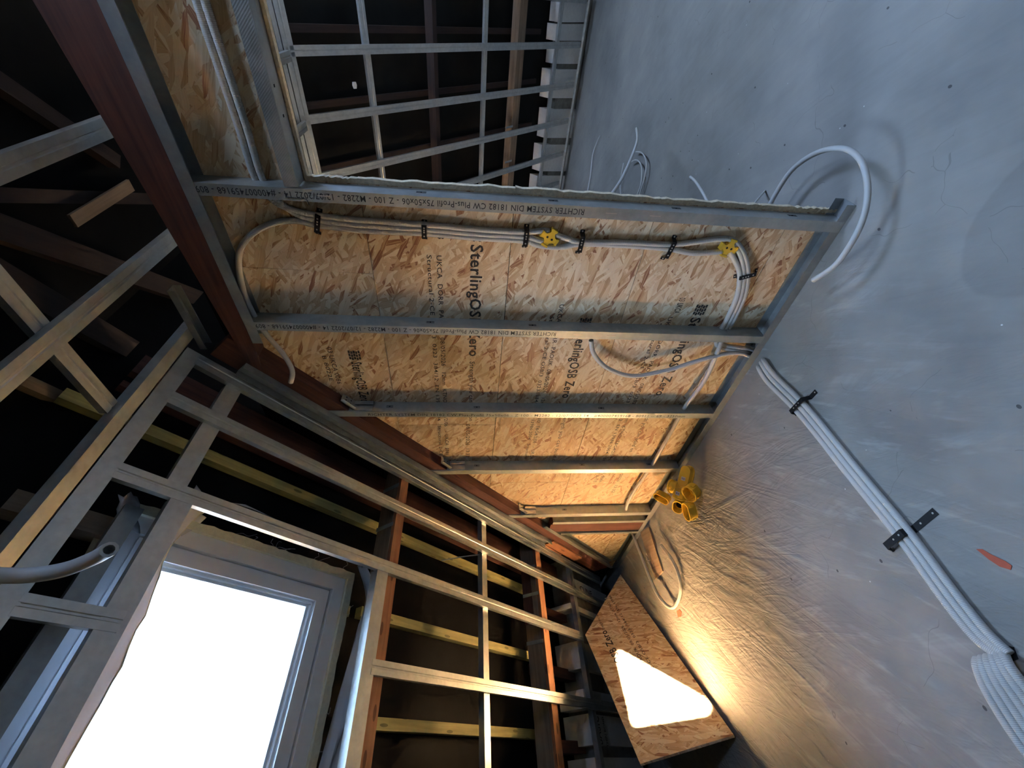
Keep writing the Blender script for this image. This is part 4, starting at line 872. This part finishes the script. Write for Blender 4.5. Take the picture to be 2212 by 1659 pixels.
def flush_box(px, x, axis, ln, r_, depth, label, lab=False):
    c = atx(px, x); ax = Vector(axis).normalized(); e1 = ax.cross(Z3).normalized(); e2 = ax.cross(e1).normalized()
    if ln[1]: ca, sa_ = math.cos(ln[1]), math.sin(ln[1]); e1, e2 = e1 * ca + e2 * sa_, e2 * ca - e1 * sa_
    t = empty('flush_box', c - ax * depth / 2); tag(t, label, 'flush box', 'yellow flush boxes on the wall')
    seg = 24; half = ln[0] / 2
    def oval(rr, k):
        a = 2 * math.pi * k / seg; return e1 * (math.cos(a) * rr + (half if math.cos(a) > 0 else -half)) + e2 * math.sin(a) * rr
    mb = MB(); k0 = 0
    prof = ((r_ * .98, -depth / 2), (r_, depth * .30), (r_ * 1.10, depth * .34), (r_ * 1.10, depth / 2), (r_ * .90, depth / 2), (r_ * .90, -depth / 2 + .004))
    rows = [[c + oval(rr, k) + ax * h for k in range(seg + 1)] for rr, h in prof]
    mb.grid(rows, False); mb.build('shell', 'yellow', t)
    MB().prism([c + oval(r_ * .97, k) - ax * (depth / 2 - .001) for k in range(seg)], ax * .003).build('bottom', 'yellow', t)
    MB().prism([c + oval(r_ * .62, k) - ax * (depth / 2 - .0045) for k in range(seg)], ax * .001).build('knockout', 'dark_hole', t)
    for k in range(4):
        a = k * math.pi / 2 + .6; p = c + (e1 * math.cos(a) + e2 * math.sin(a)) * (r_ * 1.0) + e1 * (half if math.cos(a) > 0 else -half)
        rd = (e1 * math.cos(a) + e2 * math.sin(a)); tn = ax.cross(rd)
        MB().prism([p + tn * s_ * .008 + ax * h * depth * .3 for s_, h in ((-1, -1), (1, -1), (1, .6), (-1, .6))], rd * .004).build('rib', 'yellow', t)
    if lab:
        if lab == 'back': rd, tn, p, vx = -ax, e2, c - ax * (depth / 2 + .001) + e1 * half * .4, e1
        else: rd = Vector(lab).normalized(); tn = ax.cross(rd).normalized(); p = c + rd * (r_ * 1.12 + (half if abs(rd.dot(e1)) > .7 else 0)); vx = ax
        lo_ = MB().prism([p + tn * a * .014 + vx * b_ * .012 for a, b_ in ((-1, -1), (1, -1), (1, 1), (-1, 1))], rd * .001).build('paper_label', 'white_label', t)
        for j in range(4): MB().prism([p + rd * .0012 + tn * (-.009 + j * .006) + tn * a * .0012 + vx * b_ * .007 for a, b_ in ((-1, -1), (1, -1), (1, 1), (-1, 1))], rd * .0004).build('bar_mark', 'ink', lo_)
cam_dir = lambda px: -ray(px).normalized()
R5 = .046
flush_box((1431, 1074), 1.41, (-.75, -.10, -.65), (.055, 1.9), .028, .055, 'yellow oblong box tilted on the left of the cluster')
flush_box((1457, 1052), 1.455, (-.5, .55, .55), (0, 0), R5, .06, 'yellow round box seen from its back, upper left of the cluster')
flush_box((1482, 1030), 1.465, (.80, .50, .25), (.075, 2.36), .036, .06, 'topmost yellow box of the cluster, with a barcode label', lab='back')
flush_box((1470, 1068), 1.43, (-.15, .75, -.55), (0, 0), R5 * .95, .06, 'yellow box in the middle of the cluster with a label on its side', lab=(-.7, -.6, -.2))
flush_box((1494, 1063), 1.44, (-.80, -.10, -.55), (.02, 1.2), R5 * .88, .07, 'yellow open ring box on the right of the cluster')
flush_box((1466, 1092), 1.43, (-.62, -.15, -.70), (.03, .5), R5 * .72, .05, 'yellow open box low on the left of the cluster')
flush_box((1490, 1104), 1.445, (-.93, .10, -.25), (.045, .785), .034, .06, 'lowest yellow box of the cluster, opening towards the room')

# ------------------------------------------------------------------ leaning board in the corner
T_, L_, R_ = Vector((1.492, 3.98, 1.46)), Vector((0.985, 3.757, 0.91)), Vector((1.492, 2.86, 0.17))
nb = (L_ - T_).cross(R_ - T_).normalized()
if nb.dot(T_) > 0: nb = -nb
B_ = on((1383, 1650), nb, nb.dot(T_))
lb = empty('leaning_board', (B_ + R_) / 2); tag(lb, 'strand board offcut leaning across the corner with a blazing sun patch', 'strand board')
MB().prism([T_, R_, B_, L_], nb * -.016).build('board', 'osb', lb)
al = (T_ - R_).normalized(); ac = nb.cross(al)
o0 = R_ + ac * 0.40 + al * 0.28 if ac.dot(B_ - R_) > 0 else R_ - ac * 0.40 + al * 0.28
print_text('SterlingOSB Zero', B_ + al * 0.42 + ac * (-0.17 if ac.dot(B_ - R_) > 0 else 0.05), al, ac, 0.62, 0.052, lb)
print_text('Strength you can', B_ + al * 1.05 + ac * -0.165, al, ac, 0.20, 0.022, lb)
print_text(SMALL_A[:46], B_ + al * 0.28 + ac * -0.31, al, ac, 1.15, 0.022, lb); print_text(SMALL_B[:46], B_ + al * 0.28 + ac * -0.35, al, ac, 1.15, 0.020, lb)
# bits on the plaster
o = MB().prism([atx(p, WX - .001) for p in ((1386, 1150), (1404, 1138), (1434, 1234), (1418, 1252))], (-0.012, 0, 0)).build('embedded_plank', 'plank'); tag(o, 'plaster-smeared plank set in the wall near the corner', 'plank')
o = MB().prism([atx(p, WX - .001) for p in ((2109, 1186), (2122, 1186), (2140, 1197), (2172, 1212), (2186, 1222), (2184, 1231), (2160, 1224), (2136, 1208))], (-0.0012, 0, 0)).build('tape_scrap', 'red_tape'); tag(o, 'orange-red sliver of tape on the plaster at the right', 'tape')
o = MB().prism([atx(p, WX - .001) for p in ((1462, 1320), (1468, 1316), (1473, 1322), (1471, 1332), (1465, 1333))], (-0.002, 0, 0)).build('tape_scrap', 'red_tape'); tag(o, 'tiny red scrap on the plaster below the hanging cable loop', 'tape')
